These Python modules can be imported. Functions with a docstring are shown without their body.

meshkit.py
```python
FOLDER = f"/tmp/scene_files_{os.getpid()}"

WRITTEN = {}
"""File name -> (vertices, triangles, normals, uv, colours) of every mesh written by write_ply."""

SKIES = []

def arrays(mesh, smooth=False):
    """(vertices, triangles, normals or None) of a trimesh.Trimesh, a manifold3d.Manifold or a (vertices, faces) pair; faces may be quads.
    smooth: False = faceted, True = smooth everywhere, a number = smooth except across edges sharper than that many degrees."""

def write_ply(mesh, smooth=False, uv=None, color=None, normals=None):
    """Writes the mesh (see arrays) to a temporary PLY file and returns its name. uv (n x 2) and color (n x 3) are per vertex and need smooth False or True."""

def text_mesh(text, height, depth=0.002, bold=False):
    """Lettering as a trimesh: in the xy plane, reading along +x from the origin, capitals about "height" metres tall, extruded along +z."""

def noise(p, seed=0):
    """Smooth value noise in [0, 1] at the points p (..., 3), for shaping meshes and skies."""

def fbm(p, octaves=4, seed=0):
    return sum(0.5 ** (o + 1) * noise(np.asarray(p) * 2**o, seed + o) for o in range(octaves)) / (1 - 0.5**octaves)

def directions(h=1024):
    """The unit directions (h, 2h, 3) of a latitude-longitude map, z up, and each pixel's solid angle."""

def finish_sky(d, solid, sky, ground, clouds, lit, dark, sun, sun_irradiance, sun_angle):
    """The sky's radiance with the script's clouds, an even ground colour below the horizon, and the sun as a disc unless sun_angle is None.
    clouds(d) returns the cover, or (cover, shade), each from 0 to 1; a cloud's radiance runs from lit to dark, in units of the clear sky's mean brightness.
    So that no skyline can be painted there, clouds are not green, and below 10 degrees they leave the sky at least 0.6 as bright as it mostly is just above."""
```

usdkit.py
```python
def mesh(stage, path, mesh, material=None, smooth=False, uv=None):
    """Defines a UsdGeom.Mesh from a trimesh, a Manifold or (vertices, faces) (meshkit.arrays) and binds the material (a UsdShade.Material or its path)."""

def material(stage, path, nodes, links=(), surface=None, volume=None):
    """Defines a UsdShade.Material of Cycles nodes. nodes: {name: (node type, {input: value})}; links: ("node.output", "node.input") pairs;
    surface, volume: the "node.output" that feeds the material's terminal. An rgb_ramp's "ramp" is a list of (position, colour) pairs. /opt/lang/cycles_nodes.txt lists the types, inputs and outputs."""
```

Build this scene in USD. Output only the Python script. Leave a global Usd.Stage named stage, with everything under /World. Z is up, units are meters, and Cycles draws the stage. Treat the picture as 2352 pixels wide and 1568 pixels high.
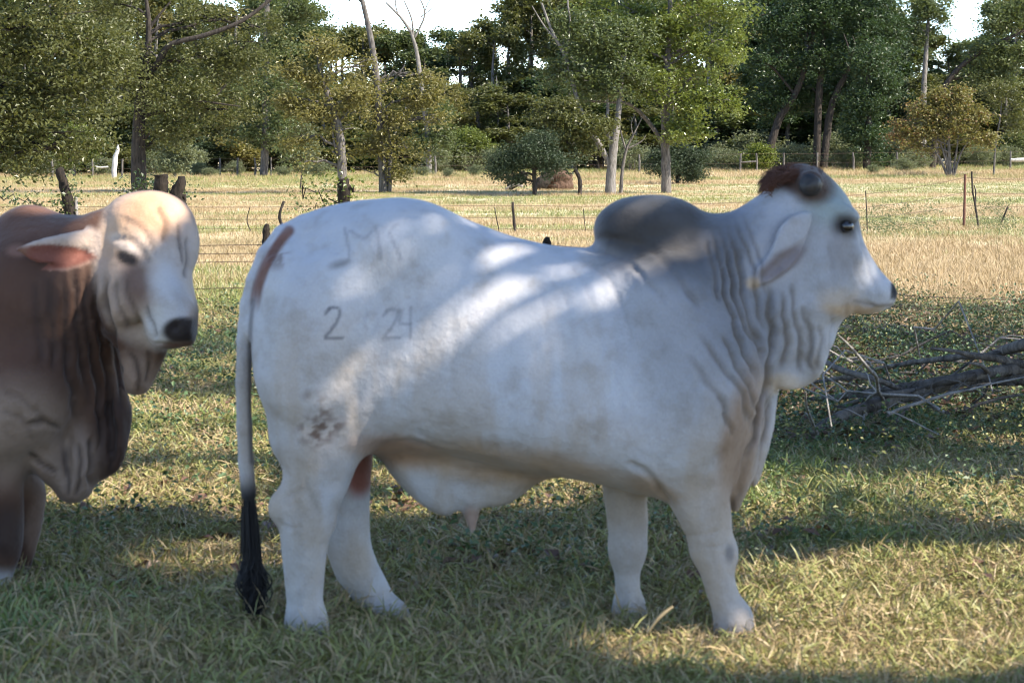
import math
import numpy as np, trimesh, usdkit, meshkit
from scipy import sparse
from scipy.spatial import cKDTree
from pxr import Usd, UsdGeom, UsdLux, UsdShade, Gf, Sdf, Vt

EXPOSURE, SUN_I, SKY_S = 2.3, 0.78, 0.095
stage = Usd.Stage.CreateInMemory()
UsdGeom.SetStageUpAxis(stage, "Z"); UsdGeom.SetStageMetersPerUnit(stage, 1.0)
W0 = UsdGeom.Xform.Define(stage, "/World")
stage.SetDefaultPrim(W0.GetPrim())
UsdGeom.Scope.Define(stage, "/World/Looks")

# ---------------------------------------------------------------- camera, sky, sun, exposure
EYE, FPX, U0, V0 = 1.6, 5273.5, 1176.0, 350.0        # eye height; focal length, centre column and horizon row on a 2352 px wide picture
cam = UsdGeom.Camera.Define(stage, "/World/camera")
cam.AddTranslateOp().Set(Gf.Vec3d(0, 0, EYE)); cam.AddRotateXOp().Set(90.0)
cam.CreateFocalLengthAttr(50.0); cam.CreateHorizontalApertureAttr(22.3); cam.CreateVerticalApertureAttr(22.3 * 682 / 1024)
cam.CreateVerticalApertureOffsetAttr(-(784 - V0) / 2352 * 22.3)
cam.CreateFStopAttr(5.6); cam.CreateFocusDistanceAttr(42.0)
cam.CreateExposureAttr(EXPOSURE)
SUN = np.array([0.68, -0.27, 0.70]); SUN /= np.linalg.norm(SUN)
sun = UsdLux.DistantLight.Define(stage, "/World/sun")
sun.CreateIntensityAttr(SUN_I); sun.CreateAngleAttr(0.53); sun.CreateNormalizeAttr(True); sun.CreateColorAttr(Gf.Vec3f(1.0, 0.91, 0.78))
_z = SUN; _x = np.cross([0, 0, 1.0], _z); _x /= np.linalg.norm(_x); _y = np.cross(_z, _x)
M = Gf.Matrix4d(*[float(c) for r in (np.r_[_x, 0], np.r_[_y, 0], np.r_[_z, 0], [0, 0, 0, 1]) for c in r])
UsdGeom.Xformable(sun).AddTransformOp().Set(M)
dome = UsdLux.DomeLight.Define(stage, "/World/sky")
dome.CreateIntensityAttr(0.36)
sky_m = usdkit.material(stage, "/World/Looks/sky", {
    "s": ("sky_texture", {"sky_type": "single_scattering", "sun_disc": False, "sun_elevation": math.asin(SUN[2]), "sun_rotation": math.atan2(SUN[0], SUN[1]), "air_density": 0.7, "aerosol_density": 0.12, "ozone_density": 1.0}),
    "b": ("background_shader", {"strength": SKY_S})}, [("s.color", "b.color")], surface="b.background")
UsdShade.MaterialBindingAPI.Apply(dome.GetPrim()).Bind(sky_m)
for _p in (dome.GetPrim(),):
    _p.SetCustomDataByKey("kind", "structure"); _p.SetCustomDataByKey("label", "pale clear daylight sky above the tree line"); _p.SetCustomDataByKey("category", "sky")

# ---------------------------------------------------------------- helpers: places
def gz(x, y):
    """height of the ground"""
    x, y = np.asarray(x, float), np.asarray(y, float)
    base = np.interp(y, [-50, 25, 45, 80, 150, 200, 400, 2500], [0, 0, .10, .16, .50, .85, 2.0, 2.0])
    t = np.clip((y - 55) / 90, 0, 1); t = t * t * (3 - 2 * t)
    p = np.stack([x * .35, y * .35, x * 0], -1)
    near = np.clip((60 - y) / 30, 0, 1)
    return base + .010 * np.clip(x, -60, 60) * t + near * .05 * (meshkit.fbm(p, 3, 5) - .5)

def P(u, v, Y):
    """the point at distance Y that the camera sees at column u, row v"""
    return np.array([(u - U0) * Y / FPX, Y, EYE - (v - V0) * Y / FPX])

def onground(u, Y, dz=0.0):
    x = (u - U0) * Y / FPX
    return np.array([x, Y, float(gz(x, Y)) + dz])

# ---------------------------------------------------------------- helpers: prims
_used = {}
def numbered(parent, name):
    k = parent + "/" + name
    n = _used.get(k, -1) + 1
    _used[k] = n
    return k if n == 0 else f"{k}_{n:03d}"

def meta(prim, label=None, cat=None, group=None, kind=None):
    for k, v in (("label", label), ("category", cat), ("group", group), ("kind", kind)):
        if v: prim.SetCustomDataByKey(k, v)

class Thing:
    def __init__(s, name, label, cat, base=(0, 0, 0), group=None, kind=None):
        s.path = numbered("/World", name); s.base = np.asarray(base, float)
        s.x = UsdGeom.Xform.Define(stage, s.path); s.x.AddTranslateOp().Set(Gf.Vec3d(*map(float, s.base)))
        meta(s.x.GetPrim(), label, cat, group, kind)
    def part(s, name, mesh, mat, smooth=True, col=None, normals=None, parent=None, label=None, kind=None):
        path = numbered(parent or s.path, name)
        return put(path, mesh, mat, s.base, smooth, col, normals, label, kind)

def put(path, mesh, mat, base=(0, 0, 0), smooth=True, col=None, normals=None, label=None, kind=None):
    v, f = (mesh.vertices, mesh.faces) if hasattr(mesh, "faces") else mesh
    v = np.asarray(v, float) - np.asarray(base, float)
    if normals is not None or col is not None or smooth in (True, False):
        m = usdkit.mesh(stage, path, (v, np.asarray(f)), mat, smooth=bool(smooth) and normals is None)
        if normals is not None:
            m.CreateNormalsAttr(Vt.Vec3fArray.FromNumpy(np.asarray(normals, np.float32))); m.SetNormalsInterpolation("vertex")
    else:
        m = usdkit.mesh(stage, path, trimesh.Trimesh(v, f, process=False), mat, smooth=smooth)
    if col is not None:
        UsdGeom.PrimvarsAPI(m).CreatePrimvar("col", Sdf.ValueTypeNames.Color3fArray, "vertex").Set(Vt.Vec3fArray.FromNumpy(np.asarray(col, np.float32)))
    meta(m.GetPrim(), label=label, kind=kind)
    return path

def copy_of(src, name, label, cat, loc, rotz=0.0, scale=1.0, group=None):
    path = numbered("/World", name)
    x = UsdGeom.Xform.Define(stage, path)
    x.AddTranslateOp().Set(Gf.Vec3d(*map(float, loc))); x.AddRotateZOp().Set(float(rotz))
    sc = (scale,) * 3 if np.ndim(scale) == 0 else scale
    x.AddScaleOp().Set(Gf.Vec3f(*map(float, sc)))
    x.GetPrim().GetReferences().AddInternalReference(src); x.GetPrim().SetInstanceable(True)
    meta(x.GetPrim(), label, cat, group)
    return path

def mat(name, nodes, links, surface="p.BSDF"):
    return usdkit.material(stage, "/World/Looks/" + name, nodes, links, surface=surface)

# ---------------------------------------------------------------- helpers: shapes
def spline(pts, n=8, closed=False):
    p = np.asarray(pts, float); N = len(p); out = []
    for i in range(N if closed else N - 1):
        if closed: a, b, c, d = p[i - 1], p[i], p[(i + 1) % N], p[(i + 2) % N]
        else: a, b, c, d = p[max(i - 1, 0)], p[i], p[i + 1], p[min(i + 2, N - 1)]
        t = np.linspace(0, 1, n, endpoint=False)[:, None]
        out.append(.5 * ((2 * b) + (c - a) * t + (2 * a - 5 * b + 4 * c - d) * t**2 + (3 * b - a - 3 * c + d) * t**3))
    if not closed: out.append(p[-1:])
    return np.vstack(out)

def tube(pts, rad, sides=7, rough=0.0, seed=0, cap=True):
    p = np.asarray(pts, float); n = len(p)
    r = np.interp(np.linspace(0, 1, n), np.linspace(0, 1, len(np.atleast_1d(rad))), np.atleast_1d(rad))
    t = np.gradient(p, axis=0); t /= np.linalg.norm(t, axis=1, keepdims=True) + 1e-12
    a = np.zeros((n, 3)); ref = np.array([1., 0, 0]) if abs(t[0, 0]) < .8 else np.array([0, 1., 0])
    for i in range(n):
        ref = ref - t[i] * (ref @ t[i]); ref /= np.linalg.norm(ref) + 1e-12; a[i] = ref
    b = np.cross(t, a); ang = np.arange(sides) * 2 * np.pi / sides
    rr = np.repeat(r[:, None], sides, 1)
    if rough: rr = rr * (1 + rough * np.random.default_rng(seed).uniform(-1, 1, rr.shape))
    v = p[:, None] + rr[..., None] * (np.cos(ang)[None, :, None] * a[:, None] + np.sin(ang)[None, :, None] * b[:, None])
    i, j = np.meshgrid(np.arange(n - 1), np.arange(sides), indexing="ij")
    q = np.stack([i * sides + j, i * sides + (j + 1) % sides, (i + 1) * sides + (j + 1) % sides, (i + 1) * sides + j], -1).reshape(-1, 4)
    f = np.vstack([q[:, [0, 1, 2]], q[:, [0, 2, 3]]]); v = v.reshape(-1, 3)
    if cap:
        k = len(v); v = np.vstack([v, p[:1], p[-1:]]); s = np.arange(sides); e = (n - 1) * sides
        f = np.vstack([f, np.stack([(s + 1) % sides, s, s * 0 + k], 1), np.stack([e + s, e + (s + 1) % sides, s * 0 + k + 1], 1)])
    return v, f

def join(parts):
    vs, fs, n = [], [], 0
    for v, f in parts:
        vs.append(v); fs.append(np.asarray(f) + n); n += len(v)
    return np.vstack(vs), np.vstack(fs)

def smooth01(x): x = np.clip(x, 0, 1); return x * x * (3 - 2 * x)
# ---------------------------------------------------------------- helpers: bodies as one skin (signed distances on a grid, then surface nets)
class Body:
    def __init__(s, Y, lo, hi, h):
        s.Y, s.s, s.h = Y, Y / FPX, h
        s.lo = np.asarray(lo, float)
        n = [int((b - a) / h) + 1 for a, b in zip(lo, hi)]
        s.ax = [(s.lo[k] + h * np.arange(n[k])).astype(np.float32) for k in range(3)]
        s.X, s.Yg, s.Z = s.ax[0][:, None, None], s.ax[1][None, :, None], s.ax[2][None, None, :]
        s.F = np.full(n, .3, np.float32)
        s.u2 = (U0 + s.ax[0][:, None] / s.s) + 0 * s.ax[2][None, :]      # columns and rows at the body's own plane
        s.v2 = (V0 - (s.ax[2][None, :] - EYE) / s.s) + 0 * s.ax[0][:, None]
    def pt(s, u, v, d=0.0): return P(u, v, s.Y + d * s.s)
    def add(s, f, k=20):
        k = k * s.s
        h = np.maximum(k - np.abs(s.F - f), 0) / k
        s.F = np.minimum(s.F, f) - h * h * k * .25
    def sub(s, f, k=10):
        k = k * s.s; f = -f
        h = np.maximum(k - np.abs(s.F - f), 0) / k
        s.F = np.maximum(s.F, f) + h * h * k * .25
    def cone(s, a, b, ra, rb, ky=1.0, k=20, sub=False):
        a, b = s.pt(*a), s.pt(*b); ra, rb = ra * s.s, rb * s.s
        d = b - a; d2 = d * np.array([1, 1 / ky, 1]); L = d2 @ d2 + 1e-12
        px, py, pz = s.X - a[0], (s.Yg - a[1]) / ky, s.Z - a[2]
        t = np.clip((px * d2[0] + py * d2[1] + pz * d2[2]) / L, 0, 1)
        f = np.sqrt((px - t * d2[0])**2 + (py - t * d2[1])**2 + (pz - t * d2[2])**2) - (ra + t * (rb - ra))
        (s.sub if sub else s.add)((f * min(1, ky)).astype(np.float32), k)
    def chain(s, pts, radii, ky=1.0, k=20):
        for i in range(len(pts) - 1): s.cone(pts[i], pts[i + 1], radii[i], radii[i + 1], ky, k)
    def ell(s, c, r, rot=0.0, k=20, sub=False):
        c = s.pt(*c); rx, ry, rz = [q * s.s for q in r]; ca, sa = math.cos(math.radians(rot)), math.sin(math.radians(rot))
        x, y, z = s.X - c[0], s.Yg - c[1], s.Z - c[2]
        a, b = x * ca - z * sa, x * sa + z * ca                          # rot turns clockwise in the picture
        k0 = np.sqrt((a / rx)**2 + (y / ry)**2 + (b / rz)**2); k1 = np.sqrt((a / rx**2)**2 + (y / ry**2)**2 + (b / rz**2)**2) + 1e-9
        (s.sub if sub else s.add)((k0 * (k0 - 1) / k1).astype(np.float32), k)
    def loft(s, table, k=30, p=2.3, egg=.16, yc=None):
        """the trunk: rows of (column, top row, bottom row, half width)"""
        t = np.asarray(table, float); u = s.u2[:, 0]
        uu = t[:, 0]
        from scipy.interpolate import PchipInterpolator as PI
        top, bot, w = [PI(uu, t[:, c])(np.clip(u, uu[0], uu[-1])) for c in (1, 2, 3)]
        over = np.maximum(uu[0] - u, u - uu[-1]).clip(0)
        zt, zb = EYE - (top - V0) * s.s, EYE - (bot - V0) * s.s
        zc, hh, w = (.55 * zb + .45 * zt), np.maximum((zt - zb) / 2, .01), w * s.s
        zt_, zb_ = zt - zc, zc - zb
        Zr = s.Z - zc[:, None, None]
        tt = np.where(Zr > 0, Zr / zt_[:, None, None], Zr / zb_[:, None, None])
        yy = np.abs(s.Yg - (s.Y if yc is None else s.Y + yc(u)[:, None, None] * s.s)) / (w[:, None, None] * (1 - egg * np.clip(tt, -1, 1)))
        q = (yy**p + np.abs(tt)**p)**(1 / p)
        f = (q - 1) * np.minimum(np.minimum(zt_, zb_), w)[:, None, None] + over[:, None, None] * s.s
        s.add(f.astype(np.float32), k)
    def sheet(s, poly, d=0.0, R=40, T=40, k=15, sub=False, tilt=None, smooth=6):
        """a pillow with the given outline: half thickness T (number or function of column and row), rounded over R; tilt(u, v) moves its middle in depth"""
        poly = spline(poly, smooth, True) if smooth > 1 else np.asarray(poly, float)
        dd = d + (tilt(poly[:, 0], poly[:, 1]) if tilt else 0 * poly[:, 0])
        w = np.array([s.pt(a, b, c) for (a, b), c in zip(poly, dd)]) [:, [0, 2]]
        x, z = s.ax[0][:, None], s.ax[2][None, :]
        best = np.full((len(s.ax[0]), len(s.ax[2])), 1e9); inside = np.zeros(best.shape, bool)
        for i in range(len(w)):
            a, b = w[i - 1], w[i]; e = b - a; L = e @ e + 1e-15
            t = np.clip(((x - a[0]) * e[0] + (z - a[1]) * e[1]) / L, 0, 1)
            best = np.minimum(best, (x - a[0] - t * e[0])**2 + (z - a[1] - t * e[1])**2)
            if e[1] != 0:
                c = (a[1] > z) != (b[1] > z)
                inside ^= c & (x < a[0] + (z - a[1]) / e[1] * e[0])
        D = np.sqrt(best) * np.where(inside, 1, -1)
        from scipy.ndimage import gaussian_filter
        R_ = R * s.s
        T_ = (T(s.u2, s.v2) if callable(T) else T + 0 * s.u2) * s.s
        yc = s.Y + (d + (tilt(s.u2, s.v2) if tilt else 0 * s.u2)) * s.s
        g = np.maximum(R_ - D, 0)
        y = (s.Yg - yc[:, None, :]) * (R_ / T_)[:, None, :]
        f = (np.sqrt((g * g)[:, None, :] + y * y) - R_) * np.minimum(1, T_ / R_)[:, None, :]
        (s.sub if sub else s.add)(f.astype(np.float32), k)
    def skin(s, taubin=6):
        F, h, lo = s.F, s.h, s.lo
        for k in range(3):                                              # closed at the edge of the grid
            sl = [slice(None)] * 3
            for e in (0, -1): sl[k] = e; F[tuple(sl)] = np.maximum(F[tuple(sl)], h * .5)
        S = F < 0; n = np.array(F.shape)
        acc, cnt = np.zeros((*(n - 1), 3), np.float32), np.zeros(n - 1, np.int8)
        edges = []
        for k in range(3):
            a = [slice(None)] * 3; b = [slice(None)] * 3; a[k] = slice(0, -1); b[k] = slice(1, None)
            ii = np.argwhere(S[tuple(a)] != S[tuple(b)])
            jj = ii.copy(); jj[:, k] += 1
            fa, fb = F[tuple(ii.T)], F[tuple(jj.T)]
            p = ii.astype(np.float32); p[:, k] += fa / (fa - fb)
            o = [q for q in range(3) if q != k]; cells = []
            for d0, d1 in ((-1, -1), (0, -1), (0, 0), (-1, 0)):
                c = ii.copy(); c[:, o[0]] += d0; c[:, o[1]] += d1
                np.add.at(acc, tuple(c.T), p); np.add.at(cnt, tuple(c.T), 1); cells.append(c)
            edges.append((k, S[tuple(ii.T)], cells))
        on = cnt > 0; idx = np.full(cnt.shape, -1); idx[on] = np.arange(on.sum())
        v = lo + h * (acc[on] / cnt[on][:, None]); quads = []
        for k, neg, cells in edges:
            q = np.stack([idx[tuple(c.T)] for c in cells], 1)
            flip = neg if k != 1 else ~neg
            quads.append(np.where(flip[:, None], q, q[:, ::-1]))
        q = np.vstack(quads)
        f = np.vstack([q[:, [0, 1, 2]], q[:, [0, 2, 3]]])
        m = trimesh.Trimesh(v, f, process=False)
        # the largest piece only
        g = sparse.coo_matrix((np.ones(len(f) * 2), (np.r_[f[:, 0], f[:, 1]], np.r_[f[:, 1], f[:, 2]])), (len(v), len(v)))
        nc, lab = sparse.csgraph.connected_components(g, False)
        if nc > 1:
            big = np.bincount(lab).argmax(); keep = lab == big; new = np.cumsum(keep) - 1
            f = new[f[keep[f[:, 0]]]]; v = v[keep]
        A = sparse.coo_matrix((np.ones(len(f) * 3), (f.ravel(), f[:, [1, 2, 0]].ravel())), (len(v), len(v))).tocsr(); A = ((A + A.T) > 0).astype(float)
        Wm = sparse.diags(1 / np.asarray(A.sum(1)).ravel()) @ A
        for it in range(taubin):
            v = v + .5 * (Wm @ v - v); v = v - .52 * (Wm @ v - v)
        return v, f, Wm

def vnormals(v, f):
    n, c = np.zeros_like(v), np.cross(v[f[:, 1]] - v[f[:, 0]], v[f[:, 2]] - v[f[:, 0]])
    for k in range(3): np.add.at(n, f[:, k], c)
    return n / (np.linalg.norm(n, axis=1, keepdims=True) + 1e-30)

def uv_of(v): return U0 + v[:, 0] * FPX / v[:, 1], V0 - (v[:, 2] - EYE) * FPX / v[:, 1]

def dist_line(u, v, pts, n=6):
    """distance of points to a curve, and where along it (0..1) the nearest place is"""
    c = spline(pts, n)
    best, at = np.full(u.shape, 1e9), np.zeros(u.shape)
    for i in range(len(c) - 1):
        a, e = c[i], c[i + 1] - c[i]; L = e @ e + 1e-9
        t = np.clip(((u - a[0]) * e[0] + (v - a[1]) * e[1]) / L, 0, 1)
        d = (u - a[0] - t * e[0])**2 + (v - a[1] - t * e[1])**2
        m = d < best; best[m] = d[m]; at[m] = (i + t[m]) / (len(c) - 1)
    return np.sqrt(best), at

def creases(v, f, lines, s, side=None, tint=None):
    """skin folds: along each line a groove with a soft ridge beside it. lines: (points, width, depth) in picture pixels"""
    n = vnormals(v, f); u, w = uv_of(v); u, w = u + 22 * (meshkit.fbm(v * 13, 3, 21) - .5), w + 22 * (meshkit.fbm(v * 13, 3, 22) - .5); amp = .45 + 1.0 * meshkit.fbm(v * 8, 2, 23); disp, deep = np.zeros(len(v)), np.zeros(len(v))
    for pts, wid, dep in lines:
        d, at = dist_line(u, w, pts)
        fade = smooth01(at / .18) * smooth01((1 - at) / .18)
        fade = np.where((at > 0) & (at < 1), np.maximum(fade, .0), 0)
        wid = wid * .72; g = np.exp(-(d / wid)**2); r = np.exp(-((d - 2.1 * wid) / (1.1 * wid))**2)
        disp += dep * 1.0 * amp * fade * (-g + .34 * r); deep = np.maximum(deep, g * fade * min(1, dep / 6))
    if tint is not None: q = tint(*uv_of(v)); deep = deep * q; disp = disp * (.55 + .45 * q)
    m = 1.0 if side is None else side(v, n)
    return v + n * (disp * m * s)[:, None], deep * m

def blend(col, wgt, c): return col + np.clip(wgt, 0, 1)[:, None] * (np.asarray(c) - col)
def blob(u, v, cu, cv, ru, rv, rot=0.0, soft=.5):
    a = math.radians(rot); x, y = u - cu, v - cv
    q = np.hypot((x * math.cos(a) + y * math.sin(a)) / ru, (-x * math.sin(a) + y * math.cos(a)) / rv)
    return 1 - smooth01((q - (1 - soft)) / (2 * soft))
# ================================================================ materials of the setting
def leafmat(name, ramp, trans=.38, rough=.42):
    """leaves: each its own tone, light coming through them"""
    return mat(name, {"g": ("geometry", {}), "r": ("rgb_ramp", {"ramp": ramp}), "p": ("principled_bsdf", {"roughness": rough, "specular_ior_level": .45}),
        "tc": ("mix_color", {"blend_type": "multiply", "fac": 1.0, "b": (1.2, 1.2, .6), "use_clamp": False}), "t": ("translucent_bsdf", {}), "m": ("mix_closure", {"fac": trans})},
        [("g.random_per_island", "r.fac"), ("r.color", "p.base_color"), ("r.color", "tc.a"), ("tc.result", "t.color"), ("p.BSDF", "m.closure1"), ("t.BSDF", "m.closure2")], surface="m.closure")
def bladesmat(name, ramp, rough=.6):
    """grass and litter: each blade its own tone"""
    return mat(name, {"g": ("geometry", {}), "r": ("rgb_ramp", {"ramp": ramp}), "p": ("principled_bsdf", {"roughness": rough, "specular_ior_level": .4})}, [("g.random_per_island", "r.fac"), ("r.color", "p.base_color")])
def barkmat(name, a, b):
    return mat(name, {"t": ("texture_coordinate", {}), "mp": ("mapping", {"scale": (1, 1, .25)}), "n": ("noise_texture", {"scale": 14, "detail": 6, "roughness": .65}), "r": ("rgb_ramp", {"ramp": [(.3, a), (.68, b)]}),
        "bu": ("bump", {"strength": .9, "distance": .05}), "p": ("principled_bsdf", {"roughness": .9, "specular_ior_level": .15})},
        [("t.object", "mp.vector"), ("mp.vector", "n.vector"), ("n.fac", "r.fac"), ("r.color", "p.base_color"), ("n.fac", "bu.height"), ("bu.normal", "p.normal")])
OLIVE = leafmat("leaf_olive", [(0, (0.081, 0.088, 0.028)), (.5, (0.150, 0.150, 0.050)), (.85, (0.219, 0.194, 0.072)), (1, (0.325, 0.250, 0.110))])
DARK = leafmat("leaf_dark", [(0, (0.034, 0.059, 0.022)), (.6, (0.070, 0.096, 0.031)), (1, (0.124, 0.139, 0.046))])
BRIGHT = leafmat("leaf_bright", [(0, (0.111, 0.138, 0.032)), (.5, (0.215, 0.237, 0.061)), (.85, (0.325, 0.325, 0.100)), (1, (0.468, 0.400, 0.147))], .42, .3)
GOLD = leafmat("leaf_gold", [(0, (0.150, 0.137, 0.046)), (.5, (0.260, 0.213, 0.079)), (.85, (0.351, 0.268, 0.116)), (1, (0.416, 0.268, 0.121))])
CEDAR = leafmat("leaf_cedar", [(0, (0.028, 0.046, 0.019)), (.6, (0.056, 0.084, 0.031)), (1, (0.096, 0.121, 0.043))], .2, .6)
MID = leafmat("leaf_mid", [(0, (0.078, 0.100, 0.037)), (.5, (0.150, 0.166, 0.066)), (1, (0.260, 0.256, 0.116))])
SHADEL = bladesmat("leaf_shade_oak", [(0, (.06, .08, .03)), (1, (.16, .17, .07))])
SAGE = leafmat("leaf_sage", [(0, (0.120, 0.138, 0.078)), (.6, (0.198, 0.210, 0.126)), (1, (0.312, 0.300, 0.192))], .35, .7)
RUST = leafmat("leaf_rust", [(0, (.16, .095, .045)), (.6, (.25, .155, .07)), (1, (.22, .19, .07))])
BARK = barkmat("bark_grey", (.035, .032, .030), (.16, .145, .13)); PALE = barkmat("bark_pale", (.075, .070, .064), (.21, .195, .18)); BLACK = barkmat("bark_dark", (.014, .012, .011), (.060, .050, .042))
DEAD = barkmat("dead_wood", (.11, .10, .09), (.34, .31, .28)); ROT = barkmat("rotten_wood", (.008, .007, .006), (.034, .026, .020)); LOGM = barkmat("branch_bark", (.030, .026, .023), (.165, .145, .125)); WHITE = barkmat("bleached_wood", (.30, .285, .26), (.55, .53, .50))
RUSTY = mat("rusty_steel", {"n": ("noise_texture", {"scale": 30, "detail": 4}), "r": ("rgb_ramp", {"ramp": [(.3, (.045, .018, .012)), (.7, (.13, .050, .028))]}), "p": ("principled_bsdf", {"roughness": .8})}, [("n.fac", "r.fac"), ("r.color", "p.base_color")])
WIRE = mat("rusty_wire", {"p": ("principled_bsdf", {"base_color": (.085, .050, .036), "roughness": .7})}, [])
EARTH = barkmat("red_earth", (.030, .019, .013), (.11, .068, .048))

def leaves(c, size, seed, up=.35, asp=.55, fold=.18):
    """leaf blades (two triangles, folded) at the points c"""
    r = np.random.default_rng(seed); n = len(c)
    size = size * r.uniform(.65, 1.3, n)[:, None]
    nrm = r.normal(0, 1, (n, 3)); nrm /= np.linalg.norm(nrm, axis=1, keepdims=True); nrm[:, 2] = np.abs(nrm[:, 2]) + up; nrm /= np.linalg.norm(nrm, axis=1, keepdims=True)
    a = np.cross(nrm, r.normal(0, 1, (n, 3))); a /= np.linalg.norm(a, axis=1, keepdims=True) + 1e-9; b = np.cross(nrm, a)
    v = np.stack([c - a * size * .5, c + b * size * asp * .5 + nrm * size * fold, c + a * size * .5, c - b * size * asp * .5 + nrm * size * fold], 1).reshape(-1, 3)
    k = np.arange(n)[:, None] * 4
    return v, np.vstack([k + [0, 2, 1], k + [0, 3, 2]])

def crown_points(blobs, n, seed, clump=.30, per=16, shell=.55):
    """points of leaves along many small sprays that reach out from the middle of each ellipsoid (centre, radii): ragged outline, holes between"""
    r = np.random.default_rng(seed)
    vol = np.array([np.prod(b[1]) for b in blobs])**.75; vol /= vol.sum(); nc = max(int(1.25 * n / per), 1)
    C0 = np.array([b[0] for b in blobs]); R0 = np.array([b[1] for b in blobs])
    ns = max(nc // 5, 1)                                                    # sprays
    wb = r.choice(len(blobs), ns, p=vol); d = r.normal(0, 1, (ns, 3)); d[:, 2] = d[:, 2] * .8 + .12; d /= np.linalg.norm(d, axis=1, keepdims=True)
    reach = (.55 + .85 * meshkit.fbm(d * 1.9 + wb[:, None] * 3.1, 3, seed)) * r.uniform(.75, 1.2, ns)
    sp = r.integers(0, ns, nc); t = r.uniform(.30, 1.0, nc)**.8; bend = r.normal(0, .16, (ns, 3))
    cc = C0[wb[sp]] + (d[sp] * (reach[sp] * t)[:, None] + bend[sp] * (t * t)[:, None] + np.array([0, 0, -.16]) * (t * t)[:, None]) * R0[wb[sp]] + r.normal(0, .07, (nc, 3)) * R0[wb[sp]]
    hole = meshkit.fbm(cc * (1.1 / max(clump * 3, .25)), 2, seed + 7); cc = cc[hole > .37]
    pts = np.repeat(cc, per, 0); s = clump * r.uniform(.45, 1.2, len(cc)).repeat(per)[:, None]
    return pts + r.normal(0, 1, pts.shape) * s * [1, 1, .6], cc

def limb(a, b, r0, r1, seed, sag=.12, sides=6, n=7):
    r = np.random.default_rng(seed); a, b = np.asarray(a, float), np.asarray(b, float); L = np.linalg.norm(b - a)
    k = np.linspace(0, 1, n)[:, None]; w = r.normal(0, 1, (n, 3)); w[0] = w[-1] = 0
    p = a + (b - a) * k + np.array([0, 0, 1]) * (np.sin(np.pi * k) * L * sag) + w * L * .035
    return tube(p, [r0, r1], sides, .10, seed, cap=False), p

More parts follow.
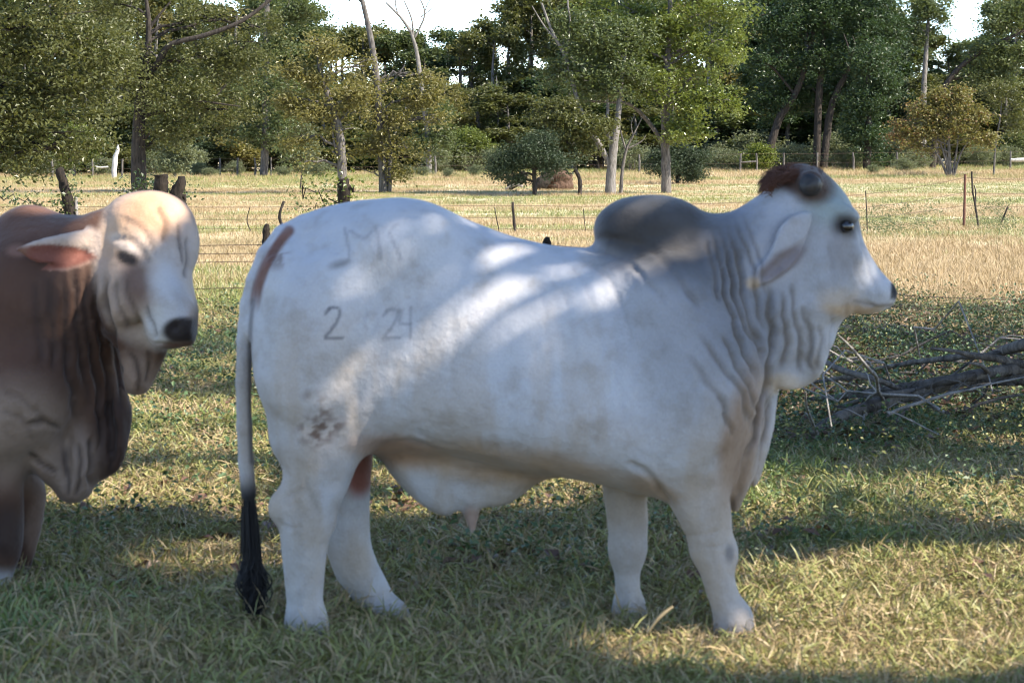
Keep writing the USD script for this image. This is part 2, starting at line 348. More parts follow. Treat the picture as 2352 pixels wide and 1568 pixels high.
LEAFUP = 1.15
def tree(name, label, cat, base, trunk, rad, blobs, leafm, barkm, n=6000, leaf=.16, seed=0, clump=.28, group=None, limbs=True, extra=None, twigs=3, up=.35, shell=.55, per=16, keep=None, sides=9, leaf2=None, asp=.55):
    """a tree: trunk = list of points (world), rad = radii along it, blobs = crown ellipsoids (world centre, radii)"""
    T = Thing(name, label, cat, base, group); r = np.random.default_rng(seed)
    tp = spline(trunk, 5) if len(trunk) > 2 else np.linspace(trunk[0], trunk[1], 8)
    wood = [tube(tp, rad, sides, .10, seed)]; rr = np.interp(np.linspace(0, 1, len(tp)), np.linspace(0, 1, len(rad)), rad)
    pts, cc = crown_points(blobs, n, seed, clump, per, shell) if n else (np.zeros((0, 3)), np.zeros((0, 3)))
    if limbs:
        for i, (c, R) in enumerate(blobs):
            c = np.asarray(c, float); d = np.linalg.norm(tp - c, axis=1) + 1.2 * np.maximum(tp[:, 2] - c[2] + .35 * np.mean(R), 0); j = int(d.argmin()); L = np.linalg.norm(tp[j] - c)
            if L > .3:
                r0 = min(rr[j] * .62, .035 + .018 * L); m, lp = limb(tp[j], c, r0, r0 * .45, seed * 31 + i); wood.append(m)
            else: r0, lp = rr[j] * .6, np.array([tp[j], c])
            for k in range(twigs):
                q = lp[r.integers(len(lp) // 2, len(lp))]; e = r.normal(0, 1, 3); e[2] = abs(e[2]) * .7; e /= np.linalg.norm(e)
                m, tl = limb(q, c + e * np.asarray(R) * .85, r0 * .42, .008, seed * 57 + i * 7 + k, .06, 4, 5); wood.append(m)
    for pl, r0, r1 in (extra or []): wood.append(tube(spline(pl, 4), [r0, r1], 6, .08, seed + 3))
    T.part("trunk", join(wood), barkm)
    if n:
        if keep is not None: pts = pts[keep(pts)]
        leaf = leaf * (LEAFUP if name != 'overhanging_oak' else 1.2)
        if leaf2 is None: T.part("crown", leaves(pts, leaf, seed, up, asp), leafm, smooth=False)
        else:
            q = r.uniform(0, 1, len(pts)) < leaf2[1](pts)
            T.part("crown", leaves(pts[~q], leaf, seed, up, asp), leafm, smooth=False); T.part("crown", leaves(pts[q], leaf, seed + 1, up, asp), leaf2[0], smooth=False, label=leaf2[2])
    return T

def pb(Y):
    """builders in picture coordinates at the distance Y: point, ellipsoid (column, row, half width, half height, depth offset in metres)"""
    s = Y / FPX
    return (lambda u, v, d=0.0: P(u, v, Y) + np.array([0, d, 0])), (lambda u, v, ru, rv, d=0.0, rd=None: (P(u, v, Y) + np.array([0, d, 0]), np.array([ru * s, (rd or (ru + rv) / 2) * s, rv * s])))

# ================================================================ ground and grass
def build_ground():
    ys = np.concatenate([np.linspace(-30, 4, 18), np.arange(4.3, 30, .3), np.arange(30, 90, 1.5), np.arange(90, 260, 6), [300, 400, 600, 1000, 2000]])
    xs = np.concatenate([[-900, -400, -200, -120], np.arange(-80, -16, 4), np.arange(-16, -6, 1), np.arange(-6, 6.01, .25), np.arange(7, 17, 1), np.arange(20, 81, 4), [120, 200, 400, 900]])
    gx, gy = np.meshgrid(xs, ys, indexing="ij"); v = np.stack([gx, gy, gz(gx, gy)], -1).reshape(-1, 3)
    i, j = np.meshgrid(np.arange(len(xs) - 1), np.arange(len(ys) - 1), indexing="ij"); n = len(ys)
    q = np.stack([i * n + j, (i + 1) * n + j, (i + 1) * n + j + 1, i * n + j + 1], -1).reshape(-1, 4)
    m = mat("pasture_ground", {"g": ("geometry", {}), "mp": ("mapping", {"scale": (.35, 1, 1)}),
        "n1": ("noise_texture", {"scale": .22, "detail": 5, "roughness": .6}), "n2": ("noise_texture", {"scale": 9, "detail": 6, "roughness": .7}), "n3": ("noise_texture", {"scale": 1.3, "detail": 4}),
        "r1": ("rgb_ramp", {"ramp": [(.34, (.30, .285, .15)), (.46, (.45, .40, .245)), (.58, (.58, .485, .335)), (.72, (.62, .52, .38))]}),
        "r2": ("rgb_ramp", {"ramp": [(.25, (.45, .42, .38)), (.55, (1, 1, 1)), (.8, (1.15, 1.12, 1.05))]}),
        "mx": ("mix_color", {"blend_type": "multiply", "fac": 1.0, "use_clamp": False}), "soil": ("mix_color", {"a": (.075, .060, .036), "use_clamp": False}),
        "sy": ("separate_xyz", {}), "far": ("map_range", {"from_min": 9, "from_max": 26, "to_min": .15, "to_max": 1, "clamp": True}),
        "b": ("bump", {"strength": .8, "distance": .06}), "p": ("principled_bsdf", {"roughness": .95, "specular_ior_level": .1})},
        [("g.position", "mp.vector"), ("mp.vector", "n1.vector"), ("g.position", "n2.vector"), ("n1.fac", "r1.fac"), ("n2.fac", "r2.fac"), ("r1.color", "mx.a"), ("r2.color", "mx.b"), ("g.position", "sy.vector"), ("sy.y", "far.value"), ("far.result", "soil.fac"), ("mx.result", "soil.b"), ("soil.result", "p.base_color"), ("n2.fac", "b.height"), ("b.normal", "p.normal")])
    put("/World/ground", (v, np.vstack([q[:, [0, 1, 2]], q[:, [0, 2, 3]]])), m, smooth=True)
    meta(stage.GetPrimAtPath("/World/ground"), "dry pasture ground under the bulls and out to the tree line", "ground", kind="structure")

def blades(n, rad, h, w, seed, lean=.5, segs=3):
    r = np.random.default_rng(seed); a = r.uniform(0, 2 * np.pi, n); q = rad * np.sqrt(r.uniform(0, 1, n)); H = h * r.uniform(.45, 1.25, n); L = r.uniform(.1, 1.0, n) * lean; da = r.uniform(0, 2 * np.pi, n)
    base = np.stack([q * np.cos(a), q * np.sin(a), 0 * a - .01], 1); side = np.stack([-np.sin(da), np.cos(da), 0 * a], 1); fw = np.stack([np.cos(da), np.sin(da), 0 * a], 1)
    V = []
    for k in range(segs + 1):
        t = k / segs; c = base + np.array([0, 0, 1]) * (H * (t - .35 * L * t * t))[:, None] + fw * (H * L * 1.2 * t * t)[:, None]; ww = w * (1 - .85 * t)
        V += [c - side * ww / 2, c + side * ww / 2]
    v = np.stack(V, 1).reshape(-1, 3); m = 2 * (segs + 1); k = np.arange(n)[:, None] * m; f = []
    for s in range(segs): f += [k + [2 * s, 2 * s + 1, 2 * s + 3], k + [2 * s, 2 * s + 3, 2 * s + 2]]
    return v, np.vstack(f)

def instancer(name, label, cat, protos, pos, which, yaw, scl, tiltmax=.15, seed=0, group=None):
    path = numbered("/World", name); pi = UsdGeom.PointInstancer.Define(stage, path); r = np.random.default_rng(seed); rel = []
    for k, (mesh, m) in enumerate(protos):
        pp = f"{path}/clump" if k == 0 else f"{path}/clump_{k:03d}"; put(pp, mesh, m, smooth=False); rel.append(pp)
    pi.CreatePrototypesRel().SetTargets(rel); pi.CreatePositionsAttr(Vt.Vec3fArray.FromNumpy(np.asarray(pos, np.float32))); pi.CreateProtoIndicesAttr(Vt.IntArray.FromNumpy(np.asarray(which, np.int32)))
    n = len(pos); h = yaw / 2; tx, ty = r.uniform(-tiltmax, tiltmax, (2, n)) / 2
    qq = np.stack([np.cos(h), tx * np.cos(h), ty * np.cos(h), np.sin(h)], 1); qq /= np.linalg.norm(qq, axis=1, keepdims=True)
    pi.CreateOrientationsAttr(Vt.QuathArray([Gf.Quath(float(a), float(b), float(c), float(d)) for a, b, c, d in qq]))
    pi.CreateScalesAttr(Vt.Vec3fArray.FromNumpy(np.asarray(scl, np.float32).reshape(n, -1) * np.ones((1, 3), np.float32)))
    meta(pi.GetPrim(), label, cat, group, "stuff")

def mat_of_grass(n, rad, h, L, w, seed, flat=.5):
    """matted stems and leaves lying every way, a few sticking up"""
    r = np.random.default_rng(seed); q = rad * np.sqrt(r.uniform(0, 1, n)); a = r.uniform(0, 6.283, n); z = h * r.uniform(0, 1, n)**1.4
    c = np.stack([q * np.cos(a), q * np.sin(a), z], 1); e = r.normal(0, 1, (n, 3)); e[:, 2] = np.abs(e[:, 2]) * flat; e /= np.linalg.norm(e, axis=1, keepdims=True)
    ll = L * r.uniform(.4, 1.3, n)[:, None]; sd = np.cross(e, r.normal(0, 1, (n, 3))); sd /= np.linalg.norm(sd, axis=1, keepdims=True) + 1e-9; ww = w * r.uniform(.6, 1.4, n)[:, None]; dn = np.array([0, 0, -1.0]) * ll * .12
    v = np.stack([c - sd * ww * .4, c + sd * ww * .4, c + e * ll * .5 - sd * ww * .5, c + e * ll * .5 + sd * ww * .5, c + e * ll + dn], 1).reshape(-1, 3); k = np.arange(n)[:, None] * 5
    return v, np.vstack([k + [0, 1, 3], k + [0, 3, 2], k + [2, 3, 4]])

DRYG = bladesmat("grass_dry", [(0, (.30, .22, .11)), (.5, (.56, .46, .28)), (.9, (.70, .60, .41)), (1, (.80, .74, .58))], .5)
GREENG = bladesmat("grass_green", [(0, (0.111, 0.150, 0.036)), (.5, (0.299, 0.348, 0.078)), (.9, (0.533, 0.528, 0.156)), (1, (0.750, 0.660, 0.300))], .45)
OLIVEG = bladesmat("grass_olive", [(0, (0.190, 0.187, 0.050)), (.5, (0.426, 0.407, 0.116)), (.9, (0.627, 0.572, 0.220)), (1, (0.739, 0.649, 0.363))], .5)
WEED = bladesmat("weed_leaf", [(0, (0.051, 0.087, 0.029)), (.5, (0.102, 0.152, 0.049)), (.92, (0.174, 0.217, 0.072)), (1, (0.377, 0.304, 0.102))], .5)
LITTER = bladesmat("leaf_litter", [(0, (.09, .045, .025)), (.5, (.20, .115, .065)), (.9, (.33, .22, .14)), (1, (.42, .32, .22))], .5)

def in_view(n, y0, y1, seed, margin=.35, power=1.0):
    r = np.random.default_rng(seed); y = y0 + (y1 - y0) * r.uniform(0, 1, n)**power; half = y * 1176 / FPX * 1.06 + margin; x = r.uniform(-1, 1, n) * half
    return x, y, r

def build_grass():
    # close to the bulls: long tangled grass, green and straw together
    x, y, r = in_view(30000, 5.6, 23, 11, .5, 1.25)
    patch = meshkit.fbm(np.stack([x * .8, y * .55, x * 0], -1), 4, 9); which = np.where(r.uniform(0, 1, len(x)) < smooth01((patch - .25) / .24), r.choice([0, 1, 4, 5, 6, 0], len(x)), r.choice([2, 3, 4, 5, 7, 1], len(x)))
    pos = np.stack([x, y, gz(x, y) - .005], 1); hgt = .65 + .75 * meshkit.fbm(np.stack([x * 1.3, y * 1.3, x * 0 + 4], -1), 3, 2)
    shade = smooth01((y - 11) / 4) * smooth01((23 - y) / 3) * smooth01((x - .6) / 1.0); hgt = hgt * (1 - .45 * shade) * .74
    protos = [(mat_of_grass(120, .17, .085, .070, .0046, 1), DRYG), (mat_of_grass(100, .18, .11, .095, .0042, 2, .8), DRYG), (mat_of_grass(130, .16, .10, .055, .0062, 3, .9), GREENG), (mat_of_grass(110, .17, .13, .075, .0050, 4, 1.2), GREENG), (mat_of_grass(120, .16, .10, .065, .0052, 5, .8), OLIVEG), (mat_of_grass(110, .17, .12, .085, .0046, 6, 1.1), OLIVEG), (blades(12, .20, .17, .0036, 7, 1.7), DRYG), (blades(14, .18, .19, .0038, 8, 1.1), OLIVEG)]
    instancer("pasture_grass", "long tangled green and straw coloured grass around the bulls' feet", "grass", protos, pos, which, r.uniform(0, 6.28, len(x)), (hgt * r.uniform(.75, 1.25, len(x)))[:, None], .3, 3)
    # the open pasture beyond the near fence: short tufts, paler and drier in bands
    x, y, r = in_view(30000, 20, 150, 12, .5, 1.7)
    patch = meshkit.fbm(np.stack([x * .06, y * .20, x * 0], -1), 4, 31); dry = smooth01((patch - .40) / .2)
    right = smooth01((x / (y * .223) - .2) / .6) * smooth01((46 - y) / 14); dry = np.maximum(dry, right)
    which = np.where(r.uniform(0, 1, len(x)) < dry, r.choice([0, 1], len(x)), r.choice([2, 3], len(x)))
    tall = .50 + .12 * right + .9 * smooth01((y - 88) / 25) + .35 * meshkit.fbm(np.stack([x * .3, y * .3, x * 0], -1), 3, 8)
    protos = [(blades(34, .26, .13, .007, 21, .9, 2), DRYG), (blades(34, .28, .15, .007, 22, 1.0, 2), DRYG), (blades(34, .26, .11, .008, 23, .8, 2), OLIVEG), (blades(34, .26, .10, .008, 24, .8, 2), GREENG)]
    sc = tall * r.uniform(.7, 1.3, len(x)); wide = (1 + .012 * y)
    instancer("field_grass", "short dry golden grass across the sunlit field", "grass", protos, np.stack([x, y, gz(x, y) - .005], 1), which, r.uniform(0, 6.28, len(x)), np.stack([wide, wide, sc * 1.1], 1), .1, 4)
    # low weeds under the trees by the near fence and here and there among the grass
    r = np.random.default_rng(13)
    def sprig(seed, n=70, h=.22, rad=.22, leaf=.026):
        q = np.random.default_rng(seed); c = np.stack([q.normal(0, rad * .5, n), q.normal(0, rad * .5, n), h * q.uniform(.05, 1, n)**.8], 1); return leaves(c, leaf, seed, .6, .6)
    xa, ya, _ = in_view(1700, 11.5, 23, 14, .4); ka = r.uniform(0, 1, len(xa)) < (.25 + .75 * smooth01((xa - .4) / .8)); xa, ya = xa[ka], ya[ka]
    xb, yb, _ = in_view(90, 8.2, 12, 15, .3)
    x, y = np.r_[xa, xb], np.r_[ya, yb]
    instancer("low_weeds", "low dark green weeds growing through the shade around the fallen branches", "weeds", [(sprig(1), WEED), (sprig(2, 90, .30, .26, .028), WEED), (sprig(3, 64, .14, .24, .022), WEED), (sprig(4, 50, .28, .18, .02), OLIVEG)], np.stack([x, y, gz(x, y)], 1), r.integers(0, 4, len(x)), r.uniform(0, 6.28, len(x)), r.uniform(.6, 1.35, len(x))[:, None], .2, 5)
    # dead leaves on the ground
    x, y, _ = in_view(4200, 8, 24, 16, .4); k = r.uniform(0, 1, len(x)) < (.2 + .8 * smooth01((x - .2) / 1.2) * smooth01((y - 11) / 3)); x, y = x[k], y[k]
    def scatter(seed):
        q = np.random.default_rng(seed); c = np.stack([q.uniform(-.25, .25, 12), q.uniform(-.25, .25, 12), q.uniform(.01, .07, 12)], 1); return leaves(c, .06, seed, 1.0, .6)
    instancer("fallen_leaves", "brown dead leaves scattered in the shade behind the white bull's head", "leaves", [(scatter(1), LITTER), (scatter(2), LITTER)], np.stack([x, y, gz(x, y)], 1), r.integers(0, 2, len(x)), r.uniform(0, 6.28, len(x)), r.uniform(.7, 1.3, len(x))[:, None], .2, 6)
# ================================================================ the white bull
hair_dark = mat("hair_dark", {"p": ("principled_bsdf", {"base_color": (.010, .009, .010), "roughness": .55, "specular_ior_level": .3})}, [])
hair_brown = mat("hair_brown", {"p": ("principled_bsdf", {"base_color": (.075, .030, .016), "roughness": .6, "specular_ior_level": .3})}, [])
horn_m = mat("horn", {"t": ("texture_coordinate", {}), "n": ("noise_texture", {"scale": 60, "detail": 4}), "r": ("rgb_ramp", {"ramp": [(.3, (.012, .011, .011)), (.75, (.040, .035, .032))]}),
    "p": ("principled_bsdf", {"roughness": .5, "specular_ior_level": .35})}, [("t.object", "n.vector"), ("n.fac", "r.fac"), ("r.color", "p.base_color")])
eye_m = mat("eye", {"p": ("principled_bsdf", {"base_color": (.006, .005, .005), "roughness": .12, "coat_weight": .6})}, [])
hoof_m = mat("hoof", {"n": ("noise_texture", {"scale": 40, "detail": 3}), "r": ("rgb_ramp", {"ramp": [(.3, (.02, .018, .017)), (.8, (.07, .06, .05))]}), "p": ("principled_bsdf", {"roughness": .6})}, [("n.fac", "r.fac"), ("r.color", "p.base_color")])
def coat(name, spots, rough=.72):
    """short hair over skin: the animal's own colours from the mesh, mottled, with a fine lie of hair"""
    return mat(name, {
        "a": ("attribute", {"attribute": "col"}), "t": ("texture_coordinate", {}),
        "map": ("mapping", {"scale": (1, 1, .22)}),
        "hair": ("noise_texture", {"scale": 420, "detail": 3, "roughness": .6}),
        "mot": ("noise_texture", {"scale": 10, "detail": 6, "roughness": .62}),
        "mr": ("rgb_ramp", {"ramp": [(.28, (.80, .76, .70)), (.50, (1, 1, 1)), (.70, (1.06, 1.06, 1.07))]}),
        "hr": ("rgb_ramp", {"ramp": [(.30, (.86, .85, .84)), (.65, (1.05, 1.05, 1.05))]}),
        "m1": ("mix_color", {"blend_type": "multiply", "fac": spots, "use_clamp": False}), "m2": ("mix_color", {"blend_type": "multiply", "fac": .8, "use_clamp": False}),
        "b": ("bump", {"strength": .35, "distance": .004}),
        "lump": ("noise_texture", {"scale": 16, "detail": 4, "roughness": .55}), "b0": ("bump", {"strength": .34, "distance": .026}),
        "p": ("principled_bsdf", {"roughness": rough, "specular_ior_level": .28, "sheen_weight": .12, "sheen_roughness": .4})},
        [("t.object", "map.vector"), ("map.vector", "hair.vector"), ("t.object", "mot.vector"), ("t.object", "lump.vector"), ("mot.fac", "mr.fac"), ("hair.fac", "hr.fac"),
         ("a.color", "m1.a"), ("mr.color", "m1.b"), ("m1.result", "m2.a"), ("hr.color", "m2.b"), ("m2.result", "p.base_color"),
         ("lump.fac", "b0.height"), ("b0.normal", "b.normal"), ("hair.fac", "b.height"), ("b.normal", "p.normal")])

def strands(path, roots, ends_fn, n, widths, material, seed, segs=7):
    """hair as curves. ends_fn(rng, root) -> polyline"""
    rng = np.random.default_rng(seed); pts, cnt = [], []
    for i in range(n):
        line = ends_fn(rng, roots[i % len(roots)]); pts.append(line); cnt.append(len(line))
    c = UsdGeom.BasisCurves.Define(stage, path)
    c.CreateTypeAttr("linear"); c.CreateCurveVertexCountsAttr(Vt.IntArray(cnt)); allp = np.vstack(pts)
    c.CreatePointsAttr(Vt.Vec3fArray.FromNumpy(allp.astype(np.float32)))
    w = np.concatenate([np.interp(np.linspace(0, 1, k), np.linspace(0, 1, len(widths)), widths) for k in cnt])
    c.CreateWidthsAttr(Vt.FloatArray.FromNumpy(w.astype(np.float32))); c.SetWidthsInterpolation("vertex")
    UsdShade.MaterialBindingAPI.Apply(c.GetPrim()).Bind(material)
    return path

def hoof(B, u, v0, v1, w, d, lean=0):
    """a cloven hoof: two toes, each a wedge with a rounded front"""
    out = []
    for sgn in (-1, 1):
        top = [B.pt(u + lean + a * w * .42, v0, d + sgn * w * .24 + b * w * .24) for a, b in zip(np.cos(np.linspace(0, 2 * np.pi, 12, False)), np.sin(np.linspace(0, 2 * np.pi, 12, False)))]
        bot = [B.pt(u + lean * 2 + 6 + a * w * .60, v1, d + sgn * w * .27 + b * w * .25) for a, b in zip(np.cos(np.linspace(0, 2 * np.pi, 12, False)), np.sin(np.linspace(0, 2 * np.pi, 12, False)))]
        v = np.array(top + bot + [np.mean(top, 0), np.mean(bot, 0)]); k = np.arange(12); j = (k + 1) % 12
        f = np.vstack([np.stack([k, j, 12 + j], 1), np.stack([k, 12 + j, 12 + k], 1), np.stack([j, k, 0 * k + 24], 1), np.stack([12 + k, 12 + j, 0 * k + 25], 1)])
        out.append((v, f))
    return join(out)

def white_bull():
    Y = 7.5; B = Body(Y, (-.96, Y - .44, -.03), (1.30, Y + .44, 1.63), .0085)
    # trunk
    B.loft([(583, 700, 790, 60), (592, 640, 870, 112), (612, 580, 930, 142), (645, 533, 985, 165), (700, 492, 1030, 184), (760, 472, 1045, 194), (840, 459, 1040, 204), (910, 457, 1035, 214), (960, 464, 1036, 222), (1020, 482, 1042, 236),
            (1100, 515, 1056, 250), (1200, 549, 1076, 258), (1300, 567, 1092, 258), (1400, 570, 1112, 248), (1500, 560, 1136, 234), (1580, 540, 1136, 214), (1650, 535, 1080, 184), (1710, 570, 980, 142), (1745, 640, 880, 90)], k=30)
    # hip and pin bones, hollow before the thigh
    B.ell((900, 560, -120), (110, 62, 60), -20, 110); B.ell((900, 560, 120), (110, 62, 60), -20, 110)
    B.ell((655, 640, -105), (45, 45, 60), 20, 45); B.ell((655, 640, 105), (45, 45, 60), 20, 45)
    # hump
    hp = [(1370, 556), (1363, 530), (1370, 500), (1390, 477), (1425, 457), (1475, 448), (1530, 449), (1578, 463), (1618, 488), (1650, 512), (1655, 560), (1600, 610), (1520, 625), (1450, 640), (1378, 600)]
    B.sheet(hp, 0, 80, 92, 30)
    # shoulders
    for sg in (-1, 1): B.sheet([(1450, 640), (1560, 590), (1660, 640), (1715, 780), (1725, 900), (1690, 1010), (1600, 1080), (1510, 1060), (1450, 960), (1425, 800)], sg * 120, 130, 108, 60)
    # neck
    B.sheet([(1560, 600), (1610, 520), (1650, 498), (1690, 481), (1725, 460), (1760, 436), (1795, 412), (1870, 400), (1910, 480), (1900, 600), (1880, 700), (1850, 790), (1800, 860), (1750, 900), (1690, 950), (1600, 960), (1540, 850)],
            0, 110, lambda u, v: np.interp(u, [1540, 1650, 1750, 1860, 1920], [190, 165, 128, 92, 80]) * np.interp(v, [500, 700, 850], [.86, 1, .7]), 40)
    # head
    B.sheet([(1795, 410), (1776, 402), (1790, 386), (1828, 376), (1866, 382), (1892, 396), (1920, 420), (1945, 450), (1963, 485), (1974, 512), (1979, 538), (1988, 565), (2003, 592), (2022, 620), (2040, 640), (2054, 655), (2061, 670), (2058, 687), (2046, 704), (2012, 718),
             (1978, 722), (1952, 716), (1925, 724), (1870, 745), (1825, 700), (1800, 600), (1785, 500)], 0, 85, lambda u, v: np.interp(u, [1780, 1830, 1920, 1965, 2000, 2060], [70, 84, 86, 64, 54, 50]), 22)
    B.ell((1880, 640, -48), (60, 40, 95), -22, 30); B.ell((1880, 640, 48), (60, 40, 95), -22, 30)               # cheeks
    for sg in (-1, 1):
        B.ell((1940, 488, sg * 66), (38, 22, 20), 25, 24)                                                   # brow
        B.ell((1958, 560, sg * 52), (16, 14, 50), -20, 18)                                                  # bone below the eye
        B.ell((2018, 672, sg * 36), (30, 22, 34), -25, 16)                                                  # lip
        B.ell((1944, 520, sg * 92), (20, 16, 15), 20, 14, sub=True)                                         # eye socket
        B.ell((2058, 667, sg * 26), (12, 14, 12), 0, 6, sub=True)                                           # nostril
        B.cone((1862, 425, sg * 60), (1862, 419, sg * 78), 36, 28, 1, 18)                                  # horn base
    B.cone((2044, 704, -20), (1985, 694, -46), 4, 3, 1, 8, sub=True); B.cone((2044, 704, 20), (1985, 694, 46), 4, 3, 1, 8, sub=True)
    # dewlap: the sheet below the jaw, then two lobes down to the brisket
    B.sheet([(1945, 708), (1931, 745), (1913, 790), (1897, 830), (1885, 862), (1860, 882), (1830, 894), (1802, 894), (1786, 886), (1770, 860), (1745, 790), (1780, 700), (1860, 660), (1920, 670)], 0, 46, lambda u, v: np.interp(v, [680, 760, 880], [62, 38, 30]), 26,
            tilt=lambda u, v: 20 * np.sin((u - .30 * v) / 19.))
    B.sheet([(1700, 780), (1760, 760), (1800, 860), (1790, 895), (1784, 930), (1779, 980), (1766, 1030), (1755, 1070), (1746, 1100), (1733, 1118), (1722, 1108), (1690, 1060), (1650, 960)], 64, 28, 24, 14, tilt=lambda u, v: 13 * np.sin((u + .12 * v) / 15.))
    B.sheet([(1640, 960), (1690, 800), (1750, 790), (1775, 880), (1752, 960), (1735, 1030), (1718, 1085), (1708, 1130), (1700, 1166), (1690, 1177), (1680, 1170), (1668, 1100)], -34, 30, 24, 14, tilt=lambda u, v: 13 * np.sin((u + .12 * v) / 13. + 1))
    B.ell((1640, 1040, 0), (95, 120, 95), 0, 50)                                                            # brisket
    # near ear
    ear = [(1862, 486), (1866, 505), (1852, 548), (1836, 590), (1812, 618), (1780, 640), (1748, 655), (1727, 654), (1720, 643), (1733, 618), (1758, 590), (1774, 560), (1788, 524), (1812, 498), (1840, 486)]
    et = lambda u, v: -96 - 42 * np.clip((1862 - u) / 140, 0, 1)
    B.sheet(ear, 0, 16, 10, 9, tilt=et)
    B.sheet([(1848, 552), (1832, 588), (1808, 612), (1778, 634), (1748, 646), (1738, 642), (1765, 610), (1800, 582), (1830, 560)], 0, 20, 14, 7, sub=True, tilt=lambda u, v: et(u, v) - 13)
    farear = [(1862, 486), (1866, 505), (1852, 548), (1836, 590), (1812, 618), (1780, 640), (1748, 650), (1735, 640), (1758, 590), (1788, 524), (1812, 498), (1840, 486)]
    B.sheet(farear, 0, 16, 10, 9, tilt=lambda u, v: 96 + 42 * np.clip((1862 - u) / 140, 0, 1))
    # legs
    hindT = lambda u, v: np.interp(v, [800, 900, 1000, 1090, 1160, 1300, 1480], [70, 96, 84, 64, 56, 42, 42])
    hind = [(597, 850), (606, 905), (626, 960), (648, 995), (659, 1030), (656, 1068), (647, 1105), (634, 1142), (630, 1168), (640, 1205), (646, 1262), (655, 1350), (663, 1430), (664, 1505), (748, 1505), (749, 1450), (741, 1400), (745, 1330), (752, 1262), (760, 1222), (772, 1180), (792, 1140), (810, 1095), (826, 1055), (850, 1000), (850, 900), (760, 820), (660, 800)]
    B.sheet(hind, -108, 62, hindT, 34)
    farh = [(735, 1000), (735, 1180), (748, 1262), (775, 1315), (808, 1372), (842, 1432), (866, 1475), (950, 1475), (932, 1430), (910, 1378), (883, 1322), (858, 1272), (849, 1200), (852, 1100), (856, 1040), (850, 950), (780, 900)]
    B.sheet(farh, 112, 56, hindT, 30)
    B.cone((690, 1000, -100), (690, 1000, 100), 70, 70, 1, 40)
    foreT = lambda u, v: np.interp(v, [900, 1000, 1100, 1200, 1270, 1330, 1450], [95, 86, 68, 52, 50, 40, 40])
    fore = [(1590, 880), (1500, 1000), (1494, 1090), (1538, 1160), (1562, 1205), (1590, 1262), (1606, 1312), (1622, 1362), (1640, 1420), (1646, 1490), (1722, 1490), (1722, 1440), (1709, 1398), (1692, 1342), (1681, 1292), (1683, 1250), (1680, 1182), (1674, 1120), (1673, 1060), (1680, 1000), (1705, 900), (1660, 840)]
    B.sheet(fore, -98, 55, foreT, 30)
    farf = [(1370, 980), (1382, 1105), (1392, 1180), (1402, 1260), (1411, 1320), (1413, 1400), (1408, 1460), (1482, 1460), (1478, 1400), (1470, 1340), (1472, 1290), (1482, 1250), (1489, 1200), (1487, 1140), (1500, 1050), (1500, 950), (1440, 920)]
    B.sheet(farf, 108, 55, foreT, 30)
    for (ju, jv, jd, jr) in ((648, 1166, -108, 30), (740, 1190, -108, 28), (1660, 1272, -98, 34), (1618, 1262, -98, 30), (1442, 1262, 108, 40), (812, 1300, 112, 40), (704, 1432, -108, 44), (1690, 1424, -98, 38), (905, 1420, 112, 38), (1446, 1405, 108, 36)):
        B.ell((ju, jv, jd), (jr, jr * .9, jr * 1.1), 0, 26)
    for (ju, jv, jd) in ((676, 1452, -108), (1658, 1444, -98), (872, 1440, 112)):
        for q in (-18, 18): B.ell((ju, jv, jd + q), (9, 9, 12), 0, 6)
    # ribs and muscle under the skin
    B.ell((730, 760, -170), (90, 60, 150), 10, 70); B.ell((1560, 800, -190), (60, 40, 160), -18, 80)
    # sheath, hanging below the belly, and the scrotum's fold behind
    B.sheet([(862, 1000), (874, 1045), (894, 1084), (931, 1127), (970, 1160), (1000, 1179), (1026, 1185), (1050, 1174), (1061, 1176), (1071, 1198), (1081, 1222), (1090, 1220), (1098, 1192), (1106, 1168), (1150, 1161), (1180, 1150), (1202, 1134), (1240, 1106), (1292, 1082), (1310, 1030), (1100, 980), (950, 980)],
            0, 44, lambda u, v: np.interp(v, [1020, 1100, 1180], [80, 48, 26]), 26, smooth=4)
    # tail
    B.chain([(700, 520, 0), (655, 545, 0), (618, 590, -4), (591, 645, -8), (572, 700, -8), (562, 780, -6), (559, 880, -4), (561, 980, -2), (565, 1060, 0), (571, 1135, 0)], [28, 30, 29, 25, 21, 18.5, 18, 18, 18, 18], 1, 7)
    v, f, Wm = B.skin()
    near = lambda v, n: smooth01((.35 - n[:, 1]) / .5)
